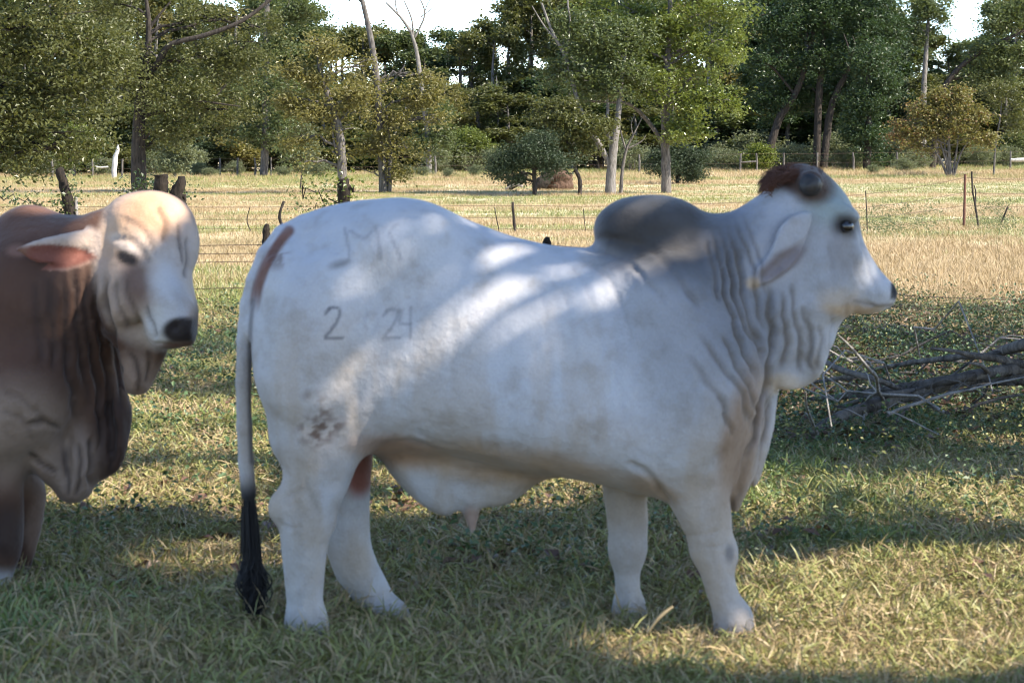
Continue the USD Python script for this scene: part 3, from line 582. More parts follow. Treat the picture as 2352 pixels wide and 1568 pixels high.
    lines = [
        # behind the shoulder and over the ribs
        ([(1366, 548), (1430, 552), (1500, 578), (1545, 620), (1580, 672), (1610, 715)], 9, 9), ([(1345, 572), (1400, 580), (1455, 612), (1500, 668), (1530, 720)], 8, 6), ([(1330, 590), (1378, 612), (1415, 668), (1440, 740), (1452, 800)], 8, 5), ([(1300, 600), (1345, 650), (1375, 730), (1390, 830)], 8, 4), ([(1262, 610), (1300, 680), (1320, 780), (1328, 860)], 8, 3),
        ([(1228, 640), (1250, 720), (1262, 830), (1262, 900)], 8, 2.2), ([(1420, 800), (1425, 900), (1440, 980)], 9, 2.4),
        # neck folds from the saddle to the brisket
        ([(1632, 515), (1648, 580), (1660, 650), (1672, 710), (1690, 770), (1722, 840), (1740, 880)], 7, 9), ([(1648, 508), (1668, 580), (1682, 650), (1690, 700), (1712, 756), (1742, 800), (1752, 850)], 8, 12), ([(1664, 502), (1690, 590), (1704, 660), (1714, 720), (1735, 770), (1755, 800)], 8, 10), ([(1680, 496), (1712, 570), (1728, 640), (1742, 700), (1752, 760)], 7, 5), ([(1702, 485), (1730, 560), (1748, 630), (1760, 690)], 7, 4), ([(1620, 540), (1634, 600), (1644, 660), (1655, 700)], 7, 5),
        ([(1762, 650), (1768, 720), (1770, 800), (1760, 880), (1735, 960)], 9, 11), ([(1795, 665), (1800, 740), (1806, 800), (1798, 860)], 9, 6), ([(1818, 640), (1826, 720), (1838, 800), (1836, 870)], 9, 5), ([(1845, 700), (1858, 780), (1860, 860)], 9, 4), ([(1880, 740), (1884, 800), (1876, 850)], 8, 4),
        ([(1600, 760), (1640, 820), (1690, 880), (1715, 940), (1720, 990)], 9, 5), ([(1565, 800), (1615, 870), (1660, 930), (1690, 1000)], 10, 3.5), ([(1650, 760), (1690, 830), (1724, 905), (1730, 950)], 8, 6),
        ([(1640, 905), (1665, 935), (1672, 985)], 8, 5), ([(1655, 945), (1676, 965), (1680, 1000)], 6, 4),
        ([(1745, 900), (1735, 970), (1716, 1040), (1700, 1100), (1692, 1150)], 8, 8), ([(1765, 900), (1758, 970), (1742, 1040), (1730, 1090)], 8, 6),
        # elbow and belly
        ([(1440, 1060), (1490, 1085), (1520, 1130), (1545, 1165)], 9, 9), ([(840, 1045), (880, 1022), (930, 1012), (990, 1025), (1060, 1046), (1140, 1058), (1230, 1072)], 10, 5), ([(1100, 1000), (1108, 1040)], 6, 3), ([(1140, 1010), (1146, 1050)], 6, 3), ([(1210, 1020), (1206, 1062)], 6, 3),
        ([(820, 880), (818, 960), (830, 1030)], 16, 5), ([(1040, 700), (1044, 800), (1035, 900)], 12, 2), ([(950, 990), (1000, 1010), (1060, 1030)], 8, 3),
        # face
        ([(1975, 545), (1990, 590), (1996, 630), (2014, 668), (2016, 690)], 5, 4.5), ([(1962, 590), (1966, 630), (1985, 662), (2002, 690)], 5, 4), ([(1925, 560), (1932, 610), (1940, 660)], 6, 2.5), ([(1905, 560), (1912, 620), (1918, 690)], 6, 2.5), ([(1940, 690), (1936, 740), (1920, 800)], 7, 4), ([(1912, 700), (1908, 760), (1900, 820)], 7, 3), ([(1918, 470), (1930, 500), (1925, 545)], 6, 3),
        # beside the tail root
        ([(668, 528), (640, 566), (612, 620), (594, 680), (586, 740)], 8, 10),
        # legs
        ([(640, 1150), (690, 1130), (720, 1170), (735, 1210)], 8, 4), ([(700, 1085), (712, 1140), (742, 1190)], 8, 5), ([(666, 1110), (680, 1180), (690, 1230)], 9, 3), ([(635, 1190), (660, 1210), (700, 1212)], 6, 3), ([(1560, 1225), (1610, 1228), (1660, 1222)], 6, 2.5), ([(1590, 1250), (1640, 1256), (1675, 1248)], 6, 2.5), ([(1640, 1280), (1655, 1330), (1680, 1390)], 7, 3.5),
    ]
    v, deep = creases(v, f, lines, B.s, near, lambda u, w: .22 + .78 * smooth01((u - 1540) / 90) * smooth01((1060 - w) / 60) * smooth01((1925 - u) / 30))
    v2 = v + .35 * (Wm @ v - v); n = vnormals(v2, f); v = v2
    u, w = uv_of(v); p3 = v * 1.0
    N1, N2, N3 = meshkit.fbm(p3 * 9, 4, 1), meshkit.fbm(p3 * 26, 3, 2), meshkit.fbm(p3 * 4, 3, 3)
    uj, wj = u + 26 * (N1 - .5), w + 26 * (meshkit.fbm(p3 * 9, 4, 8) - .5)
    col = np.tile([.395, .395, .41], (len(v), 1))
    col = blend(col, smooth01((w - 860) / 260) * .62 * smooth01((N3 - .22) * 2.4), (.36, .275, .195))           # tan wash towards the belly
    col = blend(col, blob(uj, wj, 720, 900, 150, 160, 0, .6) * .35, (.36, .29, .22))
    col = blend(col, blob(uj, wj, 1000, 760, 250, 120, 0, .7) * .12, (.34, .29, .25))
    drip = meshkit.fbm(np.stack([v[:, 0] * 14, v[:, 1] * 5, v[:, 2] * 2.2], -1), 4, 12)                    # dusty vertical streaks
    col = blend(col, smooth01((drip - .47) * 6) * .40 * smooth01((w - 640) / 300), (.33, .265, .195))
    col = blend(col, smooth01((N1 - .52) * 6) * .14, (.29, .275, .28))
    # grey neck, shoulder and hump
    col = blend(col, blob(uj, wj, 1690, 650, 115, 220, -14, .55) * .92, (.10, .105, .122))
    col = blend(col, blob(uj, wj, 1590, 760, 150, 200, -25, .7) * .65, (.175, .182, .205))
    col = blend(col, blob(uj, wj, 1860, 560, 150, 190, 0, .7) * .65, (.235, .24, .262))
    col = blend(col, blob(uj, wj, 1510, 530, 165, 110, 10, .5) * .95, (.040, .037, .036))
    col = blend(col, blob(uj, wj, 1440, 520, 90, 50, 10, .5) * .9, (.034, .031, .030))
    col = blend(col, blob(uj, wj, 1470, 462, 100, 22, -4, .6) * .3, (.17, .16, .15))
    col = blend(col, blob(uj, wj, 1665, 575, 42, 120, -14, .5) * .55, (.13, .13, .14))
    # head
    col = blend(col, blob(uj, wj, 1915, 455, 66, 62, 0, .6) * .75, (.20, .25, .24))
    col = blend(col, blob(u + 12 * (N2 - .5), w + 12 * (N1 - .5), 1832, 406, 72, 34, 6, .35), (.060, .026, .015))
    col = blend(col, blob(uj, wj, 1866, 430, 52, 42, 10, .4) * .97, (.050, .030, .022))
    col = blend(col, blob(u, w, 1941, 519, 31, 27, 10, .55) * .9, (.035, .032, .035))
    col = blend(col, blob(uj, wj, 1935, 585, 36, 52, -15, .6) * .55, (.16, .14, .13))
    col = blend(col, blob(uj, wj, 1960, 715, 60, 16, 4, .5) * .6, (.42, .28, .14))
    col = blend(col, blob(uj, wj, 1930, 690, 46, 26, 0, .6) * .4, (.45, .33, .20))
    col = blend(col, smooth01((u - 2043) / 6) * smooth01((w - 646) / 5) * smooth01((690 - w) / 5), (.010, .009, .010))
    dm, am = dist_line(u, w, [(2052, 700), (2020, 702), (1985, 696), (1962, 690)])
    col = blend(col, smooth01((6 - dm) / 5) * .4, (.09, .07, .06))
    # ear
    inear = blob(u, w, 1795, 605, 66, 24, -36, .35) * (v[:, 1] < Y - .105)
    col = blend(col, blob(u, w, 1795, 575, 100, 60, -50, .3) * (v[:, 1] < Y - .125) * .7, (.30, .295, .31))
    col = blend(col, inear * .9, (.150, .125, .130))
    col = blend(col, blob(u, w, 1729, 650, 16, 14, 0, .5) * (v[:, 1] < Y - .13) * .7, (.42, .30, .18))
    # dewlap inside, belly and groin
    col = blend(col, blob(uj, wj, 1706, 1010, 46, 160, 10, .5) * .85, (.24, .155, .095))
    col = blend(col, blob(uj, wj, 1795, 880, 46, 20, 0, .6) * .5, (.44, .32, .18))
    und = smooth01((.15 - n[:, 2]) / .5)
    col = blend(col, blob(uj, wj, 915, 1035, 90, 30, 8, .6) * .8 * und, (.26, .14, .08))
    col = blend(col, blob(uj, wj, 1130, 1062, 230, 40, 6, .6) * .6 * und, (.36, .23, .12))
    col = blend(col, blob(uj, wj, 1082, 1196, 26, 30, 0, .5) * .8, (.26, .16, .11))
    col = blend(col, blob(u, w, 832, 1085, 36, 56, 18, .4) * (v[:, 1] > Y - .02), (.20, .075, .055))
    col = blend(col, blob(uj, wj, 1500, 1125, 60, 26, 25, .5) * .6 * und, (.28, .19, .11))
    # stains
    for cu, cv, ru, rv, st in ((728, 988, 44, 34, 1.0), (742, 935, 24, 22, .8), (775, 975, 22, 14, .7), (636, 590, 30, 26, .75), (712, 905, 18, 12, .5)):
        col = blend(col, blob(u, w, cu, cv, ru, rv, -15, .6) * smooth01((meshkit.fbm(p3 * 42, 3, 4) - .40) * 5) * st * .85 * (n[:, 1] < .2), (.10, .055, .035))
    col = blend(col, blob(uj, wj, 692, 1275, 44, 52, 0, .6) * .3, (.35, .31, .27)); col = blend(col, blob(uj, wj, 692, 1290, 14, 24, 0, .6) * .0, (.1, .1, .1))
    col = blend(col, blob(u, w, 1676, 1270, 10, 20, 0, .6) * .7 * (v[:, 1] < Y), (.12, .11, .11))
    # tail: rust underside at the root with painted gap shade, greyer cord
    ontail = (u < 592) | ((u + .78 * w) < 1100)
    d, at = dist_line(u, w, [(664, 530), (640, 560), (612, 605), (592, 660), (582, 720)])
    col = blend(col, smooth01((17 - d) / 10) * smooth01((1 - at) / .25) * .95, (.13, .045, .024))
    d2, at2 = dist_line(u, w, [(582, 690), (575, 760), (574, 900), (577, 1060)])
    col = blend(col, smooth01((9 - d2) / 8) * .7, (.10, .09, .09))
    col = blend(col, smooth01((w - 1080) / 60) * (u < 600) * .95, (.012, .011, .012))
    # feet
    col = blend(col, smooth01((w - 1425) / 50) * .6, (.20, .185, .16))
    col = blend(col, smooth01((w - np.where(v[:, 1] > Y, 1418, 1448)) / 10) * .85, (.055, .048, .042))
    # brown staining in the folds, plus fold shade painted into the coat
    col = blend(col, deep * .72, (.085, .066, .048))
    # brand: "2 24" and the letters above it, dark hairless strokes
    nearside = smooth01((.2 - n[:, 1]) / .2)
    two = [(-17, -22), (-8, -34), (6, -36), (14, -26), (10, -8), (-4, 14), (-19, 34), (0, 34), (19, 33)]
    four = [(8, 36), (9, 0), (9, -36)]; fourb = [(-13, -30), (-14, -12), (-12, 2), (8, 1)]
    for ox, oy, st, sc, k in ((766, 742, two, 1.0, .92), (899, 744, two, .95, .50), (934, 742, four, 1.0, .5), (934, 742, fourb, 1.0, .55), (848, 740, [(-4, -20), (-10, 0), (-6, 18)], 1, .16), (858, 738, [(2, -22), (10, 2), (2, 20)], 1, .14),
                          (0, 0, [(792, 524), (798, 556), (803, 588), (796, 602), (772, 610)], 1, .38), (0, 0, [(804, 530), (820, 540), (836, 547), (846, 540), (854, 531)], 1, .34), (0, 0, [(861, 520), (870, 550), (873, 594)], 1, .36), (0, 0, [(895, 536), (908, 564), (921, 594)], 1, .36), (0, 0, [(895, 533), (902, 522), (911, 515)], 1, .25)):
        d, at = dist_line(u, w, [(ox + a * sc, oy + b * sc) for a, b in st])
        wd = 4.6
        col = blend(col, (1 - smooth01((d - wd * .45) / (wd * .75))) * k * nearside * (.75 + .5 * (N2 - .5)), (.060, .060, .070))
    col = blend(col, blob(u, w, 780, 606, 26, 10, -15, .6) * .6 * nearside, (.16, .15, .14))
    T = Thing("white_bull", "white humped bull with grey neck, branded flank and black tail tip, standing side on", "bull", (0.35, Y, 0))
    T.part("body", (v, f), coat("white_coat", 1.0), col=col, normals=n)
    # horns, eyes, poll hair, tail switch, hooves
    def horn(d0, d1):
        p = np.array([B.pt(1862, 426, d0), B.pt(1861, 424, (d0 + d1) / 2), B.pt(1859, 419, d1), B.pt(1857, 416, d1 * 1.06)])
        return tube(spline(p, 4), np.array([27, 26, 22, 9]) * B.s, 14, .05, 3)
    T.part("horn", horn(-76, -106), horn_m); T.part("horn", horn(76, 106), horn_m)
    for sg in (-1, 1):
        e = trimesh.creation.icosphere(3, 15 * B.s); e.apply_translation(B.pt(1945, 520, sg * 78)); T.part("eye", e, eye_m)
    rng = np.random.default_rng(4)
    cv, cu = rng.uniform(0, 1, 900), rng.uniform(0, 1, 900)
    top = spline([(1772, 414), (1790, 391), (1828, 379), (1866, 384), (1886, 396)], 10)
    def poll(r, root):
        q = r.uniform(0, 1); c = top[int(q * (len(top) - 1))]
        d = r.uniform(-70, 70); drop = 26 * (abs(d) / 70)**2 + r.uniform(0, 16)
        a = B.pt(c[0] + r.normal(0, 2), c[1] + drop + 2, d); L = r.uniform(10, 26)
        back = -1 if c[0] < 1850 else r.choice([-1, .4])
        return np.array([a, a + np.array([back * L * .35, np.sign(d) * L * .12, L * .30]) * B.s, a + np.array([back * L * .95, np.sign(d) * L * .30, L * .22]) * B.s, a + np.array([back * L * 1.4, np.sign(d) * L * .5, -L * .15]) * B.s])
    strands(numbered(T.path, "poll_hair"), [0], lambda r, q: poll(r, q) - T.base, 1500, [.0026, .0022, .0008], hair_brown, 5)
    def switch(r, q):
        a = r.uniform(0, 2 * np.pi); rad = r.uniform(2, 13); v0 = r.uniform(1085, 1200); Lmax = 1428 if r.uniform() < .10 else r.uniform(1250, 1390)
        k = np.linspace(0, 1, 9); vv = v0 + (Lmax - v0) * k
        wdt = np.interp(vv, [1090, 1160, 1290, 1350, 1425], [1.0, 1.5, 2.3, 2.7, 1.3]); mid = np.interp(vv, [1090, 1290, 1425], [569, 578, 588])
        cu = .9 * np.sin(k * 11 + r.uniform(0, 6)) * smooth01((vv - 1270) / 80)
        jit = r.uniform(.3, 1)
        return np.array([B.pt(m + (math.cos(a) * rad * jit + 9 * c) * ww, y, (math.sin(a) * rad * jit + 4 * c) * ww) for m, ww, y, c in zip(mid, wdt, vv, cu)])
    strands(numbered(T.path, "tail_switch"), [0], lambda r, q: switch(r, q) - T.base, 620, [.0045, .004, .0028], hair_dark, 6)
    for (hu, h0, h1, hw, hd, ln) in ((712, 1462, 1500, 96, -108, 4), (915, 1428, 1462, 92, 112, 10), (1690, 1452, 1494, 90, -98, 10), (1446, 1422, 1456, 86, 108, 2)):
        T.part("hoof", hoof(B, hu, h0, h1, hw, hd, ln), hoof_m, smooth=False)
    return B
# ================================================================ the brown bull, coming towards the camera on the left
def brown_bull():
    Y = 8.2; B = Body(Y, (-3.05, Y - .62, -.03), (-1.08, Y + 1.42, 1.62), .0105)
    # trunk: runs back and away to the left
    B.chain([(60, 760, 70), (-140, 775, 250), (-420, 770, 500), (-620, 740, 680)], [235, 262, 275, 225], .92, 60)
    B.ell((-640, 640, 690), (150, 130, 160), 0, 60)
    B.sheet([(-60, 640), (-40, 545), (0, 497), (38, 475), (70, 470), (105, 478), (140, 502), (170, 536), (190, 600), (120, 700), (0, 720)], 60, 70, 82, 26)       # hump
    B.chain([(30, 760, 40), (130, 680, 10), (255, 590, -20)], [205, 172, 112], .95, 50)                                                                       # neck
    B.ell((70, 880, -40), (120, 170, 150), 0, 50)                                                                                                            # shoulder and chest
    B.ell((20, 940, -70), (95, 130, 120), 0, 40)
    # dewlap down from the jaw to the brisket
    wav = lambda u, v: 12 * np.sin((u + .10 * v) / 13.) + 5 * np.sin((u - .2 * v) / 8.)
    B.sheet([(190, 640), (262, 760), (284, 880), (304, 940), (298, 1000), (284, 1058), (262, 1086), (238, 1102), (222, 1110), (204, 1140), (174, 1154), (142, 1147), (120, 1122), (92, 1090), (50, 1050), (60, 800), (120, 680)], -10, 46,
            lambda u, v: np.interp(u, [60, 150, 230, 300], [95, 66, 44, 30]), 26, tilt=wav)
    # head, turned half towards the camera: muzzle nearer than poll
    tl = lambda u, v: -26 - .50 * np.clip(v - 470, 0, 400) - .10 * (u - 330)
    head = [(238, 560), (240, 520), (252, 474), (272, 453), (312, 442), (359, 444), (396, 458), (424, 482), (443, 514), (451, 545), (447, 585), (441, 625), (444, 662), (455, 705), (463, 745), (459, 775), (445, 788), (420, 793), (388, 794), (362, 793), (345, 778), (332, 752), (318, 735), (285, 745), (255, 735), (233, 690), (224, 630)]
    B.sheet(head, 0, 92, lambda u, v: np.interp(v, [450, 560, 650, 720, 790], [96, 104, 92, 74, 62]), 20, tilt=tl)
    B.ell((352, 510, -70), (84, 70, 62), 0, 40)                                                  # forehead
    B.ell((292, 562, -98), (40, 20, 26), 28, 20)                                                 # brow
    B.ell((438, 570, -80), (16, 40, 40), 0, 20)
    B.cone((372, 560, -116), (392, 700, -206), 34, 40, 1, 30)                                    # bridge of the nose
    B.ell((418, 742, -212), (48, 40, 46), -10, 22)                                               # muzzle
    B.ell((385, 755, -186), (40, 40, 40), 0, 20)
    B.ell((268, 660, -60), (52, 90, 70), -14, 36)                                                # cheek
    B.ell((292, 594, -112), (24, 13, 15), 24, 12, sub=True)
    for (nu, nv, nd) in ((402, 752, -256), (452, 750, -232)): B.ell((nu, nv, nd), (11, 14, 16), 20, 7, sub=True)
    B.cone((362, 788, -210), (455, 790, -235), 4, 4, 1, 8, sub=True)
    # fold under the jaw
    B.sheet([(236, 720), (250, 770), (270, 820), (281, 876), (293, 900), (314, 907), (337, 901), (354, 872), (372, 838), (386, 800), (380, 760), (320, 720)], -95, 40, lambda u, v: np.interp(v, [730, 900], [56, 26]), 22, tilt=lambda u, v: 9 * np.sin((u - .3 * v) / 15.))
    # ears
    ear = [(240, 520), (219, 524), (185, 528), (130, 539), (80, 552), (44, 566), (26, 573), (48, 584), (74, 602), (110, 609), (140, 610), (170, 602), (198, 588), (226, 578), (246, 556)]
    et = lambda u, v: -100 - .64 * np.clip(232 - u, 0, 110) - .30 * np.clip(122 - u, 0, 120)
    B.sheet(ear, 0, 17, lambda u, v: 14 + 0 * u, 10, tilt=et)
    B.sheet([(200, 577), (170, 568), (112, 563), (60, 571), (40, 576), (74, 596), (110, 605), (140, 606), (168, 600)], 0, 18, 9, 6, sub=True, tilt=lambda u, v: et(u, v) - 13)
    B.chain([(440, 545, 60), (480, 560, 130), (500, 600, 160)], [14, 12, 8], 1, 10)
    # legs
    T = lambda u, v: np.interp(v, [950, 1040, 1150, 1230, 1300, 1420], [90, 72, 56, 54, 42, 42])
    B.sheet([(-70, 930), (60, 960), (57, 1040), (53, 1120), (54, 1200), (50, 1262), (34, 1310), (18, 1360), (8, 1400), (4, 1440), (-66, 1440), (-58, 1400), (-44, 1345), (-34, 1280), (-42, 1220), (-55, 1120), (-80, 1040)], -60, 55, T, 30)
    B.sheet([(20, 1000), (70, 1060), (104, 1120), (99, 1190), (86, 1250), (72, 1300), (62, 1340), (58, 1400), (2, 1400), (8, 1340), (18, 1290), (22, 1240), (24, 1160), (10, 1080)], 130, 45, lambda u, v: .8 * T(u, v), 30)
    for (du, dd) in ((-560, 560), (-700, 800)):
        B.chain([(du - 20, 850, dd), (du, 1000, dd), (du - 70, 1120, dd + 30), (du - 50, 1240, dd + 20), (du - 40, 1330, dd)], [130, 90, 52, 42, 46], 1, 40)
    v, f, Wm = B.skin()
    near = lambda v, n: smooth01((.35 - n[:, 1]) / .5)
    lines = [([(238, 620), (244, 700), (262, 790), (276, 870), (280, 950)], 8, 8), ([(218, 620), (222, 720), (238, 820), (252, 920), (256, 1020), (250, 1080)], 9, 11), ([(196, 610), (198, 720), (214, 830), (230, 940), (232, 1040)], 9, 9), ([(170, 600), (172, 700), (188, 820), (206, 950)], 9, 7), ([(144, 620), (146, 730), (158, 850), (176, 980)], 9, 6), ([(112, 630), (116, 740), (126, 860)], 9, 5), ([(80, 640), (86, 740), (92, 840)], 10, 4),
             ([(268, 960), (264, 1030), (246, 1090)], 8, 7), ([(176, 1010), (182, 1080), (180, 1140)], 9, 10), ([(148, 1020), (156, 1090), (160, 1140)], 8, 7), ([(204, 1000), (208, 1060), (206, 1120)], 8, 8), ([(60, 1040), (100, 1066), (130, 1090)], 8, 8), ([(56, 980), (100, 970), (140, 985)], 9, 6), ([(10, 900), (60, 925), (110, 985)], 9, 2.5), ([(0, 945), (50, 968), (80, 1010)], 8, 2.5),
             ([(262, 545), (300, 555), (330, 575), (345, 610)], 8, 4), ([(270, 505), (310, 515), (345, 545), (360, 600)], 7, 3), ([(352, 470), (372, 500), (380, 560)], 10, 5), ([(410, 500), (414, 560), (420, 620)], 7, 5), ([(428, 540), (430, 600), (426, 640)], 6, 5), ([(258, 640), (276, 700), (300, 760)], 8, 4), ([(285, 640), (305, 700), (325, 745)], 8, 4), ([(336, 700), (348, 740), (360, 780)], 7, 4.5), ([(300, 800), (318, 850), (322, 900)], 8, 6), ([(340, 800), (344, 840), (336, 880)], 7, 5)]
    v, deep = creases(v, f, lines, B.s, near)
    v = v + .35 * (Wm @ v - v); n = vnormals(v, f)
    u, w = uv_of(v); p3 = v
    uj, wj = u + 26 * (meshkit.fbm(p3 * 9, 4, 1) - .5), w + 26 * (meshkit.fbm(p3 * 9, 4, 8) - .5)
    N3 = meshkit.fbm(p3 * 4, 3, 3)
    near_y = v[:, 1]
    col = np.tile([.072, .032, .017], (len(v), 1))
    col = blend(col, blob(uj, wj, 80, 500, 110, 60, 10, .6) * .6, (.12, .052, .028))
    col = blend(col, blob(uj, wj, 150, 720, 90, 190, 0, .6) * .5, (.050, .029, .021))
    col = blend(col, blob(uj, wj, 40, 1000, 130, 110, 0, .6) * .75, (.28, .205, .155))
    col = blend(col, blob(uj, wj, 175, 1080, 60, 90, 0, .6) * .75, (.25, .185, .145))
    col = blend(col, blob(uj, wj, 265, 1000, 45, 120, 4, .5) * .75, (.038, .021, .016))
    col = blend(col, smooth01((w - 1290) / 60) * .9, (.60, .57, .54))
    col = blend(col, blob(uj, wj, 20, 1225, 46, 70, 0, .5) * .9, (.032, .018, .014))
    col = blend(col, blob(uj, wj, 90, 1200, 26, 90, 0, .5) * .5, (.20, .14, .11))
    # head
    onhead = blob(u, w, 342, 610, 125, 185, 0, .12) * smooth01((near_y < Y + .05) * 1.0)
    col = blend(col, onhead, (.43, .335, .265))
    col = blend(col, onhead * blob(uj, wj, 350, 480, 110, 60, 10, .6) * .8, (.47, .255, .135))
    col = blend(col, onhead * blob(uj, wj, 420, 570, 40, 90, 0, .6) * .4, (.42, .35, .30))
    col = blend(col, onhead * blob(uj, wj, 262, 545, 34, 60, 0, .6) * .7, (.42, .26, .15))
    col = blend(col, onhead * blob(uj, wj, 268, 690, 52, 90, -12, .6) * .55, (.24, .15, .10))
    col = blend(col, onhead * blob(uj, wj, 318, 650, 34, 58, -18, .6) * .8, (.090, .042, .028))
    col = blend(col, blob(u, w, 292, 592, 27, 16, 24, .4) * (near_y < Y), (.012, .008, .007))
    col = blend(col, onhead * blob(uj, wj, 392, 690, 40, 100, -12, .5) * .85, (.44, .42, .41))
    col = blend(col, blob(uj, wj, 362, 750, 30, 44, -10, .5) * .85 * (near_y < Y - .05), (.46, .44, .42))
    col = blend(col, onhead * blob(uj, wj, 284, 562, 42, 13, 28, .5) * .7, (.52, .43, .36))
    nose = blob(u, w, 421, 759, 48, 31, 0, .2) * (near_y < Y - .15)
    col = blend(col, nose, (.022, .015, .013))
    col = blend(col, blob(u, w, 418, 793, 48, 10, 0, .4) * (near_y < Y - .1) * .9, (.11, .06, .04))
    col = blend(col, blob(uj, wj, 315, 860, 50, 60, 0, .5) * .6 * (near_y < Y - .03), (.36, .25, .18))
    # ear: pale above, rusty red inside
    on = blob(u, w, 118, 566, 125, 56, -4, .12) * (near_y < Y + (et(u, w) + 30) * B.s) * (u < 232) * (w < 622)
    col = blend(col, on, (.40, .31, .25))
    col = blend(col, smooth01((w - np.interp(u, [28, 70, 112, 168, 200, 226], [570, 562, 559, 563, 572, 588])) / 5) * (w < 625) * on, (.16, .055, .037))
    col = blend(col, blob(u, w, 40, 575, 24, 14, 0, .5) * (u < 80), (.18, .09, .06))
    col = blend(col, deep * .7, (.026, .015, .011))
    T = Thing("brown_bull", "brown bull with pale face and long drooping ear looking past the camera", "bull", (-1.85, Y, 0))
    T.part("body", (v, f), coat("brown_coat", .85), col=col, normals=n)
    e = trimesh.creation.icosphere(3, 15 * B.s); e.apply_translation(B.pt(294, 594, -112)); T.part("eye", e, eye_m)
    for (hu, h0, h1, hw, hd) in ((-30, 1398, 1438, 84, -60), (30, 1372, 1404, 64, 130)): T.part("hoof", hoof(B, hu, h0, h1, hw, hd, 4), hoof_m, smooth=False)
    return B
